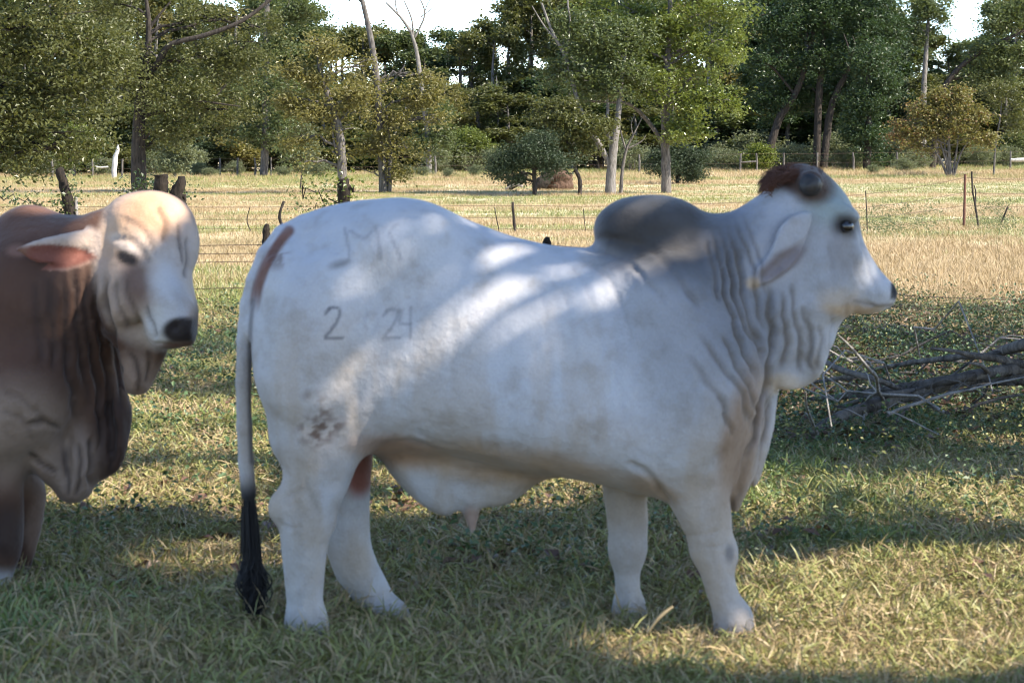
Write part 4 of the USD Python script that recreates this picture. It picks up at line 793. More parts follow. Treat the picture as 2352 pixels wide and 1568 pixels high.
# ================================================================ trees one can tell apart, left to right
def build_trees():
    global LEAFUP
    p, e = pb(46)
    tree("overhanging_oak", "dense dark olive oak hanging into the top left corner", "tree", onground(-150, 46), [onground(-150, 46, -.1), p(-150, 200), p(-120, -60), p(-90, -260)], [.30, .24, .16, .06],
         [e(-40, 90, 170, 130), e(110, 60, 140, 130), e(20, 260, 150, 110), e(150, 220, 120, 110, .4), e(-120, 250, 120, 130), e(60, -120, 200, 120), e(30, 350, 105, 62, .3), e(160, 330, 90, 50, .6), e(-60, -260, 220, 120, 1), e(205, 130, 80, 110, .8)], OLIVE, BLACK, 34000, .085, 1, .20, twigs=4, per=14)
    p, e = pb(83)
    tree("shaded_oak", "dark trunked oak with long bare limb rising right above the brown bull", "tree", onground(320, 83), [onground(320, 83, -.1), p(318, 330), p(322, 240), p(336, 150), p(342, 60), p(330, -40)], [.30, .25, .22, .16, .10, .04],
         [e(320, 190, 110, 80), e(420, 225, 110, 80, -.5), e(250, 120, 90, 90), e(520, 250, 80, 60, .5), e(430, 140, 100, 60), e(540, 130, 90, 80, .8), e(470, 40, 80, 60, .5), e(250, 10, 80, 70, .6), e(390, 300, 70, 40, -.5), e(590, 60, 60, 60, 1), e(350, 330, 60, 24, .5)], OLIVE, BLACK, 26000, .11, 2, .30,
         extra=[([p(334, 190), p(370, 140, -.5), p(402, 104, -.8), p(480, 84, -.9), p(560, 52, -.8), p(622, 4, -.6), p(660, -40, -.5)], .13, .06), ([p(340, 70), p(362, 40), p(392, 4)], .07, .03), ([p(345, 80), p(372, 62), p(402, 54)], .05, .02), ([p(430, 230, -.8), p(500, 238, -.9), p(560, 246, -.9)], .06, .02), ([p(500, 236, -1), p(512, 214, -1), p(528, 196, -1)], .04, .02)])
    p, e = pb(125)
    tree("slender_tree", "tall straight slender tree with dark clump at its top, rising behind the rump", "tree", onground(606, 125), [onground(606, 125, -.1), p(609, 300), p(611, 150), p(614, 0), p(616, -60)], [.23, .20, .17, .13, .10],
         [e(655, 60, 52, 60), e(580, 190, 60, 80), e(640, 210, 50, 60, -1), e(620, 110, 50, 40), e(560, 290, 50, 50), e(655, 300, 48, 60, -1), e(690, 20, 50, 40), e(600, -30, 60, 40)], MID, BARK, 14000, .16, 3, .35)
    p, e = pb(80)
    tree("leaning_oak", "golden olive oak whose trunk leans left above the rump", "tree", onground(786, 80), [onground(786, 80, -.1), p(784, 340), p(772, 270), p(752, 215), p(735, 165), p(730, 110)], [.17, .15, .13, .11, .07, .03],
         [e(712, 250, 62, 40), e(778, 300, 46, 40), e(690, 170, 56, 36), e(826, 225, 46, 44), e(752, 120, 46, 30), e(680, 320, 36, 30), e(840, 150, 36, 30, .5), e(735, 195, 50, 30), e(800, 262, 40, 30), e(716, 92, 36, 24), e(650, 232, 36, 26), e(770, 352, 34, 24), e(700, 372, 26, 18)], GOLD, BARK, 10000, .115, 4, .30, extra=[([p(784, 380), p(768, 330), p(762, 280)], .06, .03)])
    p, e = pb(82)
    tree("tall_bare_tree", "tall bare stemmed tree leaning left out of a golden crown", "tree", onground(881, 82), [onground(881, 82, -.1), p(876, 350), p(870, 250), p(861, 150), p(848, 70), p(832, 0), p(826, -40)], [.16, .14, .13, .12, .10, .08, .05],
         [e(848, 345, 42, 34), e(935, 340, 42, 34), e(905, 272, 50, 30), e(962, 228, 52, 28), e(828, 270, 32, 34), e(852, 396, 34, 20), e(1002, 282, 30, 26), e(900, 210, 36, 26), e(938, 172, 34, 22), e(985, 180, 30, 20), e(915, 392, 26, 22), e(820, 200, 26, 30), e(880, 318, 34, 24)], GOLD, BARK, 7500, .115, 5, .32, extra=[([onground(894, 82, -.1), p(896, 370), p(892, 300), p(886, 250)], .09, .05), ([p(832, 6), p(815, -6), p(800, 4)], .05, .02), ([p(868, 230), p(900, 190), p(930, 150)], .05, .02)])
    p, e = pb(128)
    tree("dead_topped_tree", "thin tree with bare forked dead top against the sky", "tree", onground(986, 128), [onground(986, 128, -.1), p(981, 300), p(968, 200), p(957, 120), p(944, 74)], [.17, .15, .13, .11, .08],
         [e(1005, 315, 46, 42), e(960, 330, 30, 34), e(1010, 260, 30, 30)], MID, PALE, 4500, .15, 6, .3, extra=[([p(944, 74), p(920, 40), p(886, 6)], .09, .04), ([p(950, 92), p(946, 46), p(928, 2)], .06, .03), ([p(953, 86), p(976, 34), p(962, -8)], .06, .03), ([p(915, 36), p(908, 8), p(912, -12)], .04, .02), ([p(966, 40), p(990, 22), p(1004, 8)], .035, .015), ([p(967, 226), p(932, 250), p(908, 306)], .10, .05), ([p(975, 30), p(984, 6), p(1000, -10)], .03, .015)])
    p, e = pb(76)
    tree("cedar", "dark green spreading cedar in front of the earth mound", "tree", onground(1228, 76), [onground(1228, 76, -.1), p(1227, 390), p(1225, 335)], [.085, .07, .04],
         [e(1168, 372, 52, 40), e(1222, 350, 64, 42), e(1286, 372, 44, 40), e(1140, 396, 26, 20), e(1180, 410, 34, 16), e(1240, 320, 40, 26)], CEDAR, BLACK, 13000, .085, 7, .17, up=.1, asp=.35, shell=.35)
    p, e = pb(77)
    tree("crooked_tree", "small tree with a crooked dark trunk beside the earth mound", "tree", onground(1331, 77), [onground(1331, 77, -.1), p(1332, 415), p(1322, 390), p(1312, 350), p(1296, 312)], [.075, .07, .065, .055, .03],
         [e(1310, 300, 56, 32), e(1362, 290, 48, 36), e(1262, 268, 52, 34), e(1335, 345, 34, 24), e(1290, 245, 50, 30)], OLIVE, BLACK, 8000, .10, 8, .22, extra=[([p(1322, 390), p(1310, 400), p(1296, 385)], .03, .015), ([p(1296, 312), p(1270, 310), p(1250, 290)], .03, .015)])
    p, e = pb(78)
    tree("grey_forked_tree", "grey barked tree forking into several pale stems above the hump", "tree", onground(1403, 78), [onground(1403, 78, -.1), p(1403, 400), p(1409, 340), p(1419, 270), p(1426, 200), p(1440, 100)], [.20, .17, .15, .11, .08, .03],
         [e(1380, 100, 80, 70), e(1295, 165, 62, 46), e(1330, 60, 62, 50, .5), e(1440, 175, 62, 50), e(1370, 190, 60, 40), e(1455, 90, 60, 60, .5)], MID, PALE, 13000, .12, 9, .26,
         extra=[([p(1405, 385), p(1376, 330), p(1352, 296), p(1328, 236), p(1302, 140), p(1268, 72), p(1244, 8)], .11, .035), ([p(1409, 346), p(1394, 292), p(1396, 236), p(1380, 160)], .09, .03), ([p(1300, 135), p(1310, 60), p(1304, 0), p(1320, -30)], .05, .02), ([p(1282, 96), p(1250, 60), p(1222, 14)], .04, .015), ([p(1360, 310), p(1336, 300), p(1326, 270)], .04, .02)])
    p, e = pb(79)
    tree("bare_sapling", "small leafless forked sapling between the two pale trunks", "tree", onground(1426, 79), [onground(1426, 79, -.1), p(1429, 395), p(1438, 346), p(1452, 315), p(1476, 268)], [.07, .06, .05, .035, .012], [], None, BARK, 0, seed=10, extra=[([p(1438, 346), p(1426, 304), p(1421, 268)], .04, .012), ([p(1440, 342), p(1472, 326), p(1484, 310)], .035, .012), ([p(1454, 312), p(1450, 285), p(1458, 262)], .025, .01)], limbs=False)
    p, e = pb(80)
    tree("sweetgum", "bright yellow green broadleaf tree towering behind the hump", "tree", onground(1530, 80), [onground(1530, 80, -.1), p(1529, 380), p(1528, 290), p(1531, 190), p(1536, 90), p(1540, -20), p(1540, -120)], [.185, .165, .15, .13, .10, .07, .03],
         [e(1530, 60, 105, 70), e(1440, 110, 84, 60, -.6), e(1620, 120, 78, 60, -.6), e(1480, 195, 90, 44, -.8), e(1592, 230, 76, 44, -.8), e(1660, 236, 50, 30, -.4), e(1546, 305, 50, 36, -.4), e(1350, 190, 56, 32, -.3), e(1410, 30, 84, 56), e(1650, 30, 84, 56), e(1590, 300, 46, 28), e(1530, -70, 120, 70), e(1520, 150, 90, 50, 1), e(1690, 100, 44, 44, .4)], BRIGHT, BARK, 24000, .125, 11, .24, per=18,
         extra=[([p(1528, 335), p(1486, 276), p(1444, 240, -.5), p(1400, 236, -.6), p(1335, 232, -.6)], .085, .03), ([p(1531, 220), p(1480, 160), p(1430, 120)], .06, .02), ([p(1530, 260), p(1570, 200), p(1610, 150)], .06, .02)])
    p, e = pb(96)
    tree("round_cedar", "rounded dark cedar close behind the bright tree's trunk", "tree", onground(1556, 96), [onground(1556, 96, -.1), p(1556, 360)], [.09, .04], [e(1556, 376, 58, 38), e(1512, 372, 28, 34), e(1600, 362, 34, 40), e(1556, 345, 40, 30), e(1580, 400, 40, 16)], CEDAR, BLACK, 11000, .10, 12, .20, up=.1, asp=.35, shell=.35)
    p, e = pb(145)
    tree("grey_pole_tree", "slim grey pole of a tree to the right of the bright tree", "tree", onground(1627, 145), [onground(1627, 145, -.1), p(1628, 250), p(1630, 90), p(1632, 20)], [.16, .14, .11, .05], [e(1630, 60, 50, 50), e(1660, 130, 30, 40), e(1690, 300, 26, 26)], MID, PALE, 4000, .17, 13, .3)
    p, e = pb(132)
    DL = [("slanting_oak", "dark oak with trunk slanting right, left edge of the dark wood", [(1752, 350), (1788, 278), (1826, 218), (1850, 150), (1872, 60), (1880, -20)], [e(1760, 130, 70, 70), e(1820, 60, 80, 70), e(1740, 40, 70, 60), e(1780, 230, 70, 50, 1), e(1860, 0, 80, 60)], 14),
          ("dark_oak", "straight dark oak in the middle of the shady wood", [(1876, 350), (1880, 240), (1888, 140), (1894, 40), (1896, -40)], [e(1890, 130, 70, 60), e(1900, 30, 80, 70), e(1840, 200, 60, 50, 1), e(1930, 230, 50, 50, 1)], 15),
          ("forked_oak", "dark oak with pale broken branches showing inside its crown", [(1890, 345), (1904, 275), (1920, 216), (1948, 160), (1966, 100), (1980, 20)], [e(1980, 60, 80, 70), e(2010, 140, 60, 60), e(1960, 180, 60, 50, 1), e(2040, 60, 60, 60, 1), e(1990, -20, 90, 50)], 16)]
    for nm, lb, tr, bl, sd in DL:
        ex = [([p(1944, 165, -1), p(1938, 120, -2), p(1926, 82, -2)], .06, .03), ([p(1940, 140, -2), p(1952, 110, -2), p(1946, 86, -2)], .05, .02)] if sd == 16 else [([p(tr[2][0], tr[2][1]), p(tr[2][0] - 60, tr[2][1] - 70), p(tr[2][0] - 110, tr[2][1] - 80)], .10, .03)]
        tree(nm, lb, "tree", onground(tr[0][0], 132), [onground(tr[0][0], 132, -.1)] + [p(*q) for q in tr[1:]], [.24, .22, .19, .15, .09, .04], bl, DARK, BLACK, 14000, .16, sd, .34, extra=ex)
    p, e = pb(128)
    tree("ivy_column_tree", "dense blue green column of foliage right of the dark wood", "tree", onground(1992, 128), [onground(1992, 128, -.1), p(1994, 250), p(1996, 120)], [.25, .2, .1], [e(1996, 140, 52, 60), e(1992, 230, 50, 60), e(1990, 310, 50, 44), e(2030, 190, 34, 50), e(1965, 280, 34, 40), e(2000, 360, 56, 20)], DARK, BLACK, 16000, .15, 17, .30, shell=.65)
    p, e = pb(138)
    tree("tall_thin_tree", "tall thin tree with small airy crown beside the gap of sky", "tree", onground(2121, 138), [onground(2121, 138, -.1), p(2121, 240), p(2125, 150), p(2131, 60), p(2136, -20)], [.19, .17, .15, .11, .05], [e(2142, 26, 40, 34), e(2118, 96, 26, 22), e(2165, 60, 28, 30), e(2110, 10, 30, 30), e(2172, 10, 24, 24), e(2096, 60, 22, 22)], MID, PALE, 4200, .16, 18, .28)
    p, e = pb(108)
    rust = (RUST, lambda q: .75 * smooth01((2140 - uv_of(q)[0]) / 140) * .8 + .10, "rust coloured leaves on the left side")
    tree("golden_bush_tree", "many stemmed golden bush tree alone in the field on the right", "tree", onground(2183, 108), [onground(2183, 108, -.1), p(2180, 350), p(2178, 270)], [.10, .08, .03],
         [e(2160, 290, 60, 34), e(2088, 314, 40, 28), e(2224, 292, 42, 34), e(2186, 238, 46, 26), e(2122, 252, 38, 26), e(2254, 320, 30, 22), e(2068, 288, 28, 22), e(2205, 216, 30, 20), e(2150, 222, 28, 20), e(2050, 322, 20, 18), e(2246, 262, 26, 20), e(2130, 340, 30, 18)], GOLD, BARK, 13000, .125, 19, .26, leaf2=rust,
         extra=[([onground(2178, 108), p(2150, 352), p(2105, 322), p(2080, 300)], .07, .02), ([onground(2181, 108), p(2164, 340), p(2140, 280)], .07, .02), ([onground(2186, 108), p(2198, 340), p(2204, 270)], .07, .02), ([onground(2190, 108), p(2208, 350), p(2236, 310)], .06, .02), ([onground(2184, 108), p(2172, 350), p(2160, 260)], .06, .02)])
    p, e = pb(130)
    tree("arching_tree", "tree with dark limb arching out to the right edge", "tree", onground(2140, 130), [onground(2140, 130, -.1), p(2160, 235), p(2186, 176), p(2238, 128), p(2300, 96), p(2362, 66)], [.22, .18, .16, .14, .12, .06], [e(2312, 50, 56, 46), e(2282, 112, 46, 34), e(2350, 10, 60, 50), e(2350, 130, 44, 44), e(2240, 150, 40, 30), e(2210, 210, 50, 40, 1), e(2300, 180, 50, 40, 1)], MID, BLACK, 12000, .16, 20, .32)
    p, e = pb(112)
    tree("field_sapling", "spindly young tree leaning right at the edge of the field on the far right", "tree", onground(2282, 112), [onground(2282, 112, -.1), p(2287, 330), p(2296, 280), p(2302, 220)], [.055, .045, .035, .015], [e(2302, 205, 44, 40), e(2330, 250, 30, 26), e(2278, 262, 24, 24), e(2325, 290, 24, 20)], OLIVE, BARK, 4500, .11, 21, .28)
    # sunlit smaller trees that stand out of the wood's edge
    for k, (u, Y, tv, w, m, lb) in enumerate([(1020, 140, 170, 60, GOLD, "yellow leaved tree between the dead topped tree and the grey wood"), (1140, 142, 150, 46, MID, "thin greyish tree with bare twigs in the middle of the wood"), (690, 132, 260, 46, SAGE, "pale sage green young tree right of the slender trunk"), (1075, 134, 285, 50, BRIGHT, "fresh green young tree above the weeds in the middle"), (400, 118, 300, 36, SAGE, "small pale yellow green tree behind the brown bull's head"),
                                              (170, 128, 270, 60, BRIGHT, "bright green sapling under the dark overhanging oak"), (1745, 128, 330, 26, BRIGHT, "small yellow green sapling at the fence before the dark wood"), (2330, 138, 300, 40, MID, "green sapling behind the spindly tree on the far right")]):
        p, e = pb(Y); b = onground(u, Y); bv = V0 - (b[2] - EYE) * FPX / Y; h = bv - tv
        tree("young_tree", lb, "tree", b, [b - [0, 0, .1], p(u + 4, bv - h * .4), p(u, tv + h * .1)], [.09, .07, .02], [e(u, tv + h * .26, w * .7, h * .24), e(u - w * .5, tv + h * .48, w * .6, h * .2), e(u + w * .5, tv + h * .44, w * .6, h * .22), e(u, tv + h * .66, w * .8, h * .18)], m, PALE if k == 1 else BARK, 2500 if k == 1 else 5500, .14, 40 + k, .28, twigs=7 if k == 1 else 3)
    # the wood behind: each tree its own copy of one of six
    protos = []
    r = np.random.default_rng(77)
    for k, (m, hgt, wd, n, nm) in enumerate([(MID, 11, 3.2, 12000, "wood_oak"), (OLIVE, 10.5, 3.4, 12000, "wood_elm"), (DARK, 12, 3.2, 13000, "wood_evergreen"), (GOLD, 10, 3.0, 11000, "wood_hackberry"), (MID, 12.5, 2.6, 8000, "wood_ash"), (CEDAR, 8.5, 2.4, 12000, "wood_cedar")]):
        q = np.random.default_rng(100 + k); bl = []
        for i in range(17):
            zz = q.uniform(.06, .95); ww = wd * (1.05 - .75 * abs(zz - .45)**1.4); a = q.uniform(0, 6.28); rr = ww * q.uniform(.2, .75)
            bl.append((np.array([rr * math.cos(a), rr * math.sin(a), zz * hgt]), np.array([1, 1, .8]) * q.uniform(.24, .42) * wd * (1.1 - .5 * zz)))
        protos.append((nm, m, hgt, bl, n, k))
    first = {}
    top = lambda u: np.interp(u, [-200, 0, 300, 420, 520, 600, 680, 720, 770, 830, 900, 950, 1000, 1060, 1110, 1150, 1200, 1300, 1700, 1800, 1900, 2040, 2110, 2160, 2230, 2290, 2352, 2500], [-60, -60, -10, 30, 10, 0, 20, 80, 96, 66, 78, 112, 70, 84, 118, 50, 18, 0, 10, -30, -50, -10, 60, 112, 104, 70, 10, 0])
    spots = [(u + r.uniform(-18, 18), 152 + r.uniform(-4, 6), 0) for u in range(-160, 2520, 48)] + [(u + r.uniform(-26, 26), 170 + r.uniform(-6, 8), 1) for u in range(-200, 2560, 58)] + [(u + r.uniform(-20, 20), 143 + r.uniform(-3, 4), 2) for u in range(-140, 2500, 34)]
    marks = [(-300, "behind the overhanging oak"), (210, "behind the shaded oak"), (480, "left of the slender tree"), (640, "behind the leaning oak"), (810, "behind the tall bare tree"), (920, "beside the dead topped tree"), (1040, "in the middle gap of the wood"), (1140, "behind the spreading cedar"), (1290, "behind the grey forked tree"), (1480, "behind the bright sweetgum"), (1690, "behind the slanting oak"), (1850, "behind the forked oak"), (2010, "left of the tall thin tree"), (2110, "under the gap of sky on the right"), (2240, "behind the golden bush tree"), (2320, "at the far right edge")]
    mark = lambda u: [t for a, t in marks if u >= a][-1]
    rows = ("", "in the back row ", "low at the front ")
    names = ["grey green oak in the far wood", "olive brown elm in the far wood", "dark evergreen in the far wood", "golden leaved tree in the far wood", "tall airy ash in the far wood", "dense dark cedar in the far wood"]
    for (u, Y, row) in spots:
        dark = 1690 < u < 2060
        k = r.choice([2, 2, 5, 0]) if dark else r.choice([0, 1, 3, 2, 4, 1, 5], p=[.26, .22, .14, .10, .12, .10, .06])
        nm, m, hgt, bl, n, _ = protos[k]; lab = names[k].replace(' in the far wood', ' ' + rows[row].strip()).strip() + ' ' + mark(u); b = onground(u, Y, -.05)
        tv = top(u) + (0 if row == 0 else -4 if row == 1 else (345 - top(u)) * r.uniform(.35, .86)) + r.uniform(0, 26); want = (EYE - (tv - V0) * Y / FPX - b[2]) * 1.10; sc = max(want, 2.5) / (hgt * 1.0)
        if k not in first:
            t = tree(nm, lab, "tree", (0, 0, 0), [np.array([0, 0, -.1]), np.array([.1, 0, hgt * .35]), np.array([-.1, .1, hgt * .65]), np.array([0, 0, hgt * .88])], [.20, .17, .11, .03], bl, m, BARK, n, .25, 200 + k, .36, lab, twigs=2, shell=.5)
            first[k] = t.path; x = UsdGeom.Xformable(t.x); t.x.ClearXformOpOrder()
            t.x.AddTranslateOp(opSuffix="at").Set(Gf.Vec3d(*map(float, b))); t.x.AddRotateZOp(opSuffix="turn").Set(float(r.uniform(0, 360))); t.x.AddScaleOp(opSuffix="size").Set(Gf.Vec3f(float(np.clip(sc, .85, 1.5)), float(np.clip(sc, .85, 1.5)), float(sc)))
        else:
            path = numbered("/World", nm); x = UsdGeom.Xform.Define(stage, path); x.GetPrim().GetReferences().AddInternalReference(first[k]); x.GetPrim().SetInstanceable(True)
            x.ClearXformOpOrder(); x.AddTranslateOp(opSuffix="at").Set(Gf.Vec3d(*map(float, b))); x.AddRotateZOp(opSuffix="turn").Set(float(r.uniform(0, 360))); x.AddScaleOp(opSuffix="size").Set(Gf.Vec3f(float(np.clip(sc, .85, 1.4)), float(np.clip(sc, .85, 1.4)), float(sc)))
            meta(x.GetPrim(), lab, "tree", lab)

def copies(first, path, b, rz, sc):
    x = UsdGeom.Xform.Define(stage, path)
    if first: x.GetPrim().GetReferences().AddInternalReference(first); x.GetPrim().SetInstanceable(True)
    x.ClearXformOpOrder(); x.AddTranslateOp(opSuffix="at").Set(Gf.Vec3d(*map(float, b))); x.AddRotateZOp(opSuffix="turn").Set(float(rz)); x.AddScaleOp(opSuffix="size").Set(Gf.Vec3f(*map(float, sc)))
    return x

def build_shrubs():
    r = np.random.default_rng(5); first = None
    spots = [(u + r.uniform(-12, 12), 134 + r.uniform(-5, 6), r.uniform(.8, 1.5)) for u in range(1640, 2080, 30)] + [(u + r.uniform(-12, 12), 140 + r.uniform(-4, 6), r.uniform(1.2, 1.9)) for u in range(1650, 2060, 44)] \
        + [(u, Y, s) for u, Y, s in ((1000, 132, 1.1), (1040, 136, 1.6), (1075, 134, 1.9), (1110, 137, 1.3), (1140, 133, 1.0), (940, 120, .5), (975, 118, .5), (1030, 112, .45), (1090, 116, .5), (450, 126, .8), (485, 122, .6), (540, 128, .7), (650, 122, .6), (700, 126, .7), (735, 120, .8), (1450, 130, 1.4), (1480, 134, 1.2), (2080, 120, .8), (2100, 128, 1.2), (2240, 136, 1.2), (2260, 132, 1.0), (2310, 134, 1.1), (2340, 138, 1.0), (60, 130, 1.2), (110, 134, 1.4), (230, 132, 1.0), (350, 134, 1.3), (425, 136, 1.5), (2010, 116, .5))]
    for u, Y, s in spots:
        b = onground(u, Y, -.02); lab = ("large " if s > 1.25 else "small " if s < .8 else "") + "sage shrub at the foot of the wood, " + ("on the left" if u < 560 else "behind the white bull's rump" if u < 950 else "left of the cedar" if u < 1200 else "behind the sweetgum's trunk" if u < 1600 else "behind the hump and the bright tree" if u < 1760 else "behind the bull's brown poll" if u < 1960 else "left of the golden bush tree" if u < 2150 else "right of the golden bush tree")
        if first is None:
            t = Thing("sage_shrub", lab, "shrub", (0, 0, 0), lab)
            bl = [(np.array([q[0], q[1], q[2]]), np.array([.5, .5, .42])) for q in ((0, 0, .7), (.4, .1, .5), (-.4, .2, .5), (.1, -.4, .45), (-.2, -.3, .75), (.25, .3, .85))]
            pts, _ = crown_points(bl, 2600, 9, .16, 12, .5); pts = pts[pts[:, 2] > .02]
            t.part("foliage", leaves(pts, .10, 3, .3, .45), SAGE, smooth=False)
            t.part("stem", join([limb((0, 0, -.05), q[0], .02, .008, i)[0] for i, q in enumerate(bl)]), BARK)
            first = t.path; t.x.ClearXformOpOrder(); copies(None, first, b, 0, (s, s, s))
        else:
            x = copies(first, numbered("/World", "sage_shrub"), b, r.uniform(0, 360), (s * r.uniform(.9, 1.3), s, s * r.uniform(.8, 1.15))); meta(x.GetPrim(), lab, "shrub", lab)
    # broom weeds with pale tops in the field on the right
    first = None
    for k in range(44):
        Y = r.uniform(40, 58); u = r.choice([r.uniform(1985, 2200), r.uniform(2230, 2330), r.uniform(2020, 2140)]); b = onground(u, Y, -.01); s = r.uniform(.6, 1.2); lab = "pale flowering weed clump in the field right of the bull's face"
        if first is None:
            t = Thing("pale_weed", lab, "weed", (0, 0, 0), "pale weeds in the field on the right"); q = np.random.default_rng(3)
            c = np.stack([q.normal(0, .13, 60), q.normal(0, .13, 60), q.uniform(.05, .32, 60)], 1); t.part("foliage", leaves(c, .05, 4, .4, .5), SAGE, smooth=False)
            first = t.path; t.x.ClearXformOpOrder(); copies(None, first, b, 0, (s, s, s))
        else: meta(copies(first, numbered("/World", "pale_weed"), b, r.uniform(0, 360), (s, s, s)).GetPrim(), lab, "weed", "pale weeds in the field on the right")

def vine(name, label, pts, n, leaf, seed, sig, m=MID):
    r = np.random.default_rng(seed); c = spline(pts, 6); q = c[r.integers(0, len(c), n)] + r.normal(0, 1, (n, 3)) * sig
    T = Thing(name, label, "vine", c[0]); T.part("stem", tube(c + r.normal(0, sig * .3, c.shape), [.012, .006], 5), BLACK); T.part("foliage", leaves(q, leaf, seed, .3, .7), m, smooth=False)

def build_fences():
    # wire fence across the field
    Y = 43.0; p, _ = pb(Y)
    T = Thing("wire_fence", "barbed wire fence of thin stakes crossing the sunny field behind the bulls", "fence", onground(1180, Y))
    def stake(pts, r, m, name="stake", lab=None): T.part(name, tube(spline(pts, 4) if len(pts) > 2 else np.linspace(pts[0], pts[1], 6), [r, r * .8], 6, .15, len(pts)), m, label=lab)
    stake([onground(1186, Y, -.1), p(1182, 520), p(1177, 464)], .030, BLACK); stake([onground(1148, Y), p(1142, 510), p(1136, 476)], .010, BLACK); stake([onground(1352, Y), p(1345, 530), p(1340, 480)], .010, BLACK)
    stake([onground(1566, Y, -.1), p(1565, 458)], .034, RUSTY, "steel_post"); stake([onground(2214, 46, -.1), P(2217, 400, 46)], .030, RUSTY, "steel_post", "rust red steel post")
    stake([onground(2248, 46, -.05), P(2240, 470, 46), P(2234, 440, 46), P(2232, 394, 46)], .022, BLACK); stake([P(2240, 470, 46), P(2241, 440, 46), P(2237, 425, 46)], .014, BLACK, "fork"); stake([onground(2296, 47), P(2304, 502, 47), P(2315, 474, 47)], .022, BLACK)
    stake([onground(1992, Y), p(1991, 490), p(1988, 438)], .012, BLACK); stake([onground(660, Y), p(642, 500), p(652, 462)], .030, BLACK); stake([p(590, 552), p(568, 512), p(574, 476)], .010, BLACK)
    for a, sag in (((474, 472, 470, 446, 408), 3), ((503, 499, 497, 476, 442), 3), ((522, 526, 524, 500, 472), 2), ((548, 552, 552, 522, 500), 2)):
        u = np.array([-60, 1178, 1565, 1990, 2216]); pts = []
        for i in range(4):
            for t in np.linspace(0, 1, 9)[:-1]:
                uu = u[i] + (u[i + 1] - u[i]) * t; YY = Y + 3 * np.clip((uu - 1600) / 616, 0, 1); pts.append(P(uu, a[i] + (a[i + 1] - a[i]) * t + sag * 4 * t * (1 - t), YY))
        pts += [P(2216, a[4], 46), P(2300, a[4] + 4, 46.3), P(2460, a[4] + 3, 47)]
        T.part("wire", tube(np.array(pts), [.0045], 4, 0), WIRE)
    # old near fence, half fallen
    Y = 21.0; p, _ = pb(Y)
    T = Thing("old_fence", "half fallen barbed wire fence on rotten posts just behind the bulls", "fence", onground(1256, Y))
    for (u, v, r, k) in ((1256, 546, .046, 1), (612, 516, .040, 2), (1900, 640, .03, 3)):
        c = np.array([onground(u + 3, Y, -.1), p(u + 2, v + 90), p(u - 1, v + 40), p(u, v + 10), p(u + 2, v - 2)]); T.part("post", tube(spline(c, 4), [r, r, r * .98, r * .8, r * .35], 9, .16, k), ROT)
    for a in ((560, 566, 560, 640, 676, 698), (575, 586, 585, 670, 705, 720), (600, 604, 610, 700, 730, 742), (662, 664, 672, 720, 745, 760)):
        u = np.array([-60, 612, 1256, 1900, 2080, 2420]); pts = [p(uu, np.interp(uu, u, a) + 4 * math.sin(uu / 140.)) for uu in np.linspace(-60, 2420, 60)]
        w = [tube(np.array(pts), [.0032], 4, 0)]
        for k in range(12, 900, 5):
            t = k / 900; i = t * 59; q = pts[int(i)] + (pts[int(i) + 1] - pts[int(i)]) * (i - int(i)); w.append(tube(np.array([q + [-.012, 0, -.014], q + [.012, 0, .014]]), [.002], 3, 0, cap=False))
        T.part("wire", join(w), WIRE)
    # old thick posts between
    Y = 38.0; p, _ = pb(Y)
    for k, (pts, r, lb) in enumerate([([(168, 570), (164, 500), (150, 440), (138, 396), (134, 386)], [.10, .11, .085, .075, .05], "dark rotten post leaning left, wrapped in vine, above the brown hump"), ([(177, 570), (176, 500), (174, 452)], [.032, .032, .026], "thin weathered grey stake close beside the leaning post"), ([(374, 570), (368, 470), (370, 420), (369, 401)], [.13, .125, .115, .12], "thick flat topped black stump of a post above the brown bull's head"), ([(418, 570), (420, 490), (404, 450), (416, 420), (417, 405)], [.11, .11, .12, .085, .05], "knobbly black post with ragged top right of the flat topped one"), ([(792, 570), (791, 480), (790, 430), (788, 410)], [.10, .105, .11, .085], "dark gnarled post with vine against the leaning oak's trunk")]):
        c = spline([p(*q) for q in pts], 4); T = Thing("rotten_post", lb, "post", onground(pts[0][0], Y)); T.part("shaft", tube(c, r, 11, .17, 30 + k), ROT if k != 1 else DEAD)
        if k in (3, 4): T.part("knot", tube(np.array([p(pts[2][0] + 8, pts[2][1] + 4), p(pts[2][0] + 20, pts[2][1]), p(pts[2][0] + 22, pts[2][1] + 12)]), [.05, .045, .02], 7, .15, k), ROT)
    vine("ivy_vine", "vine leaves climbing the leaning rotten post", [p(122, 560), p(140, 500), p(150, 455), p(160, 430)], 260, .07, 3, .14); vine("ivy_vine", "vine leaves draped on the gnarled post by the rump", [p(760, 480), p(780, 450), p(796, 440), p(770, 420)], 160, .07, 4, .2, BRIGHT)
    vine("ivy_vine", "tangle of vine around the shaded oak's foot and the flat topped post", [P(290, 440, 60), P(330, 425, 60), P(360, 440, 60), P(430, 440, 60)], 420, .10, 5, .22, DARK); vine("ivy_vine", "spray of vine twigs left of the gnarled post", [p(690, 420), p(720, 440), p(740, 470), p(700, 480)], 150, .06, 6, .22)
    vine("ivy_vine", "low spray of twigs hanging at the left edge above the brown hump", [p(-20, 440), p(20, 452), p(70, 462), p(100, 470)], 160, .06, 7, .12, DARK)
    # far fence at the foot of the wood
    Y = 126; p, _ = pb(Y); T = Thing("pasture_fence", "far line of grey fence posts at the foot of the wood", "fence", onground(600, Y))
    for i, u in enumerate((120, 212, 280, 400, 505, 545, 586, 622, 728, 1000, 1468, 1700, 1738, 1800, 1876, 1960, 2060, 2320)):
        b = onground(u, Y, -.1); T.part("post", tube(np.array([b, b + [.02, 0, .7], b + [.03 * (i % 3 - 1), 0, 1.15]]), [.06, .055, .05], 6, .12, i), BARK)
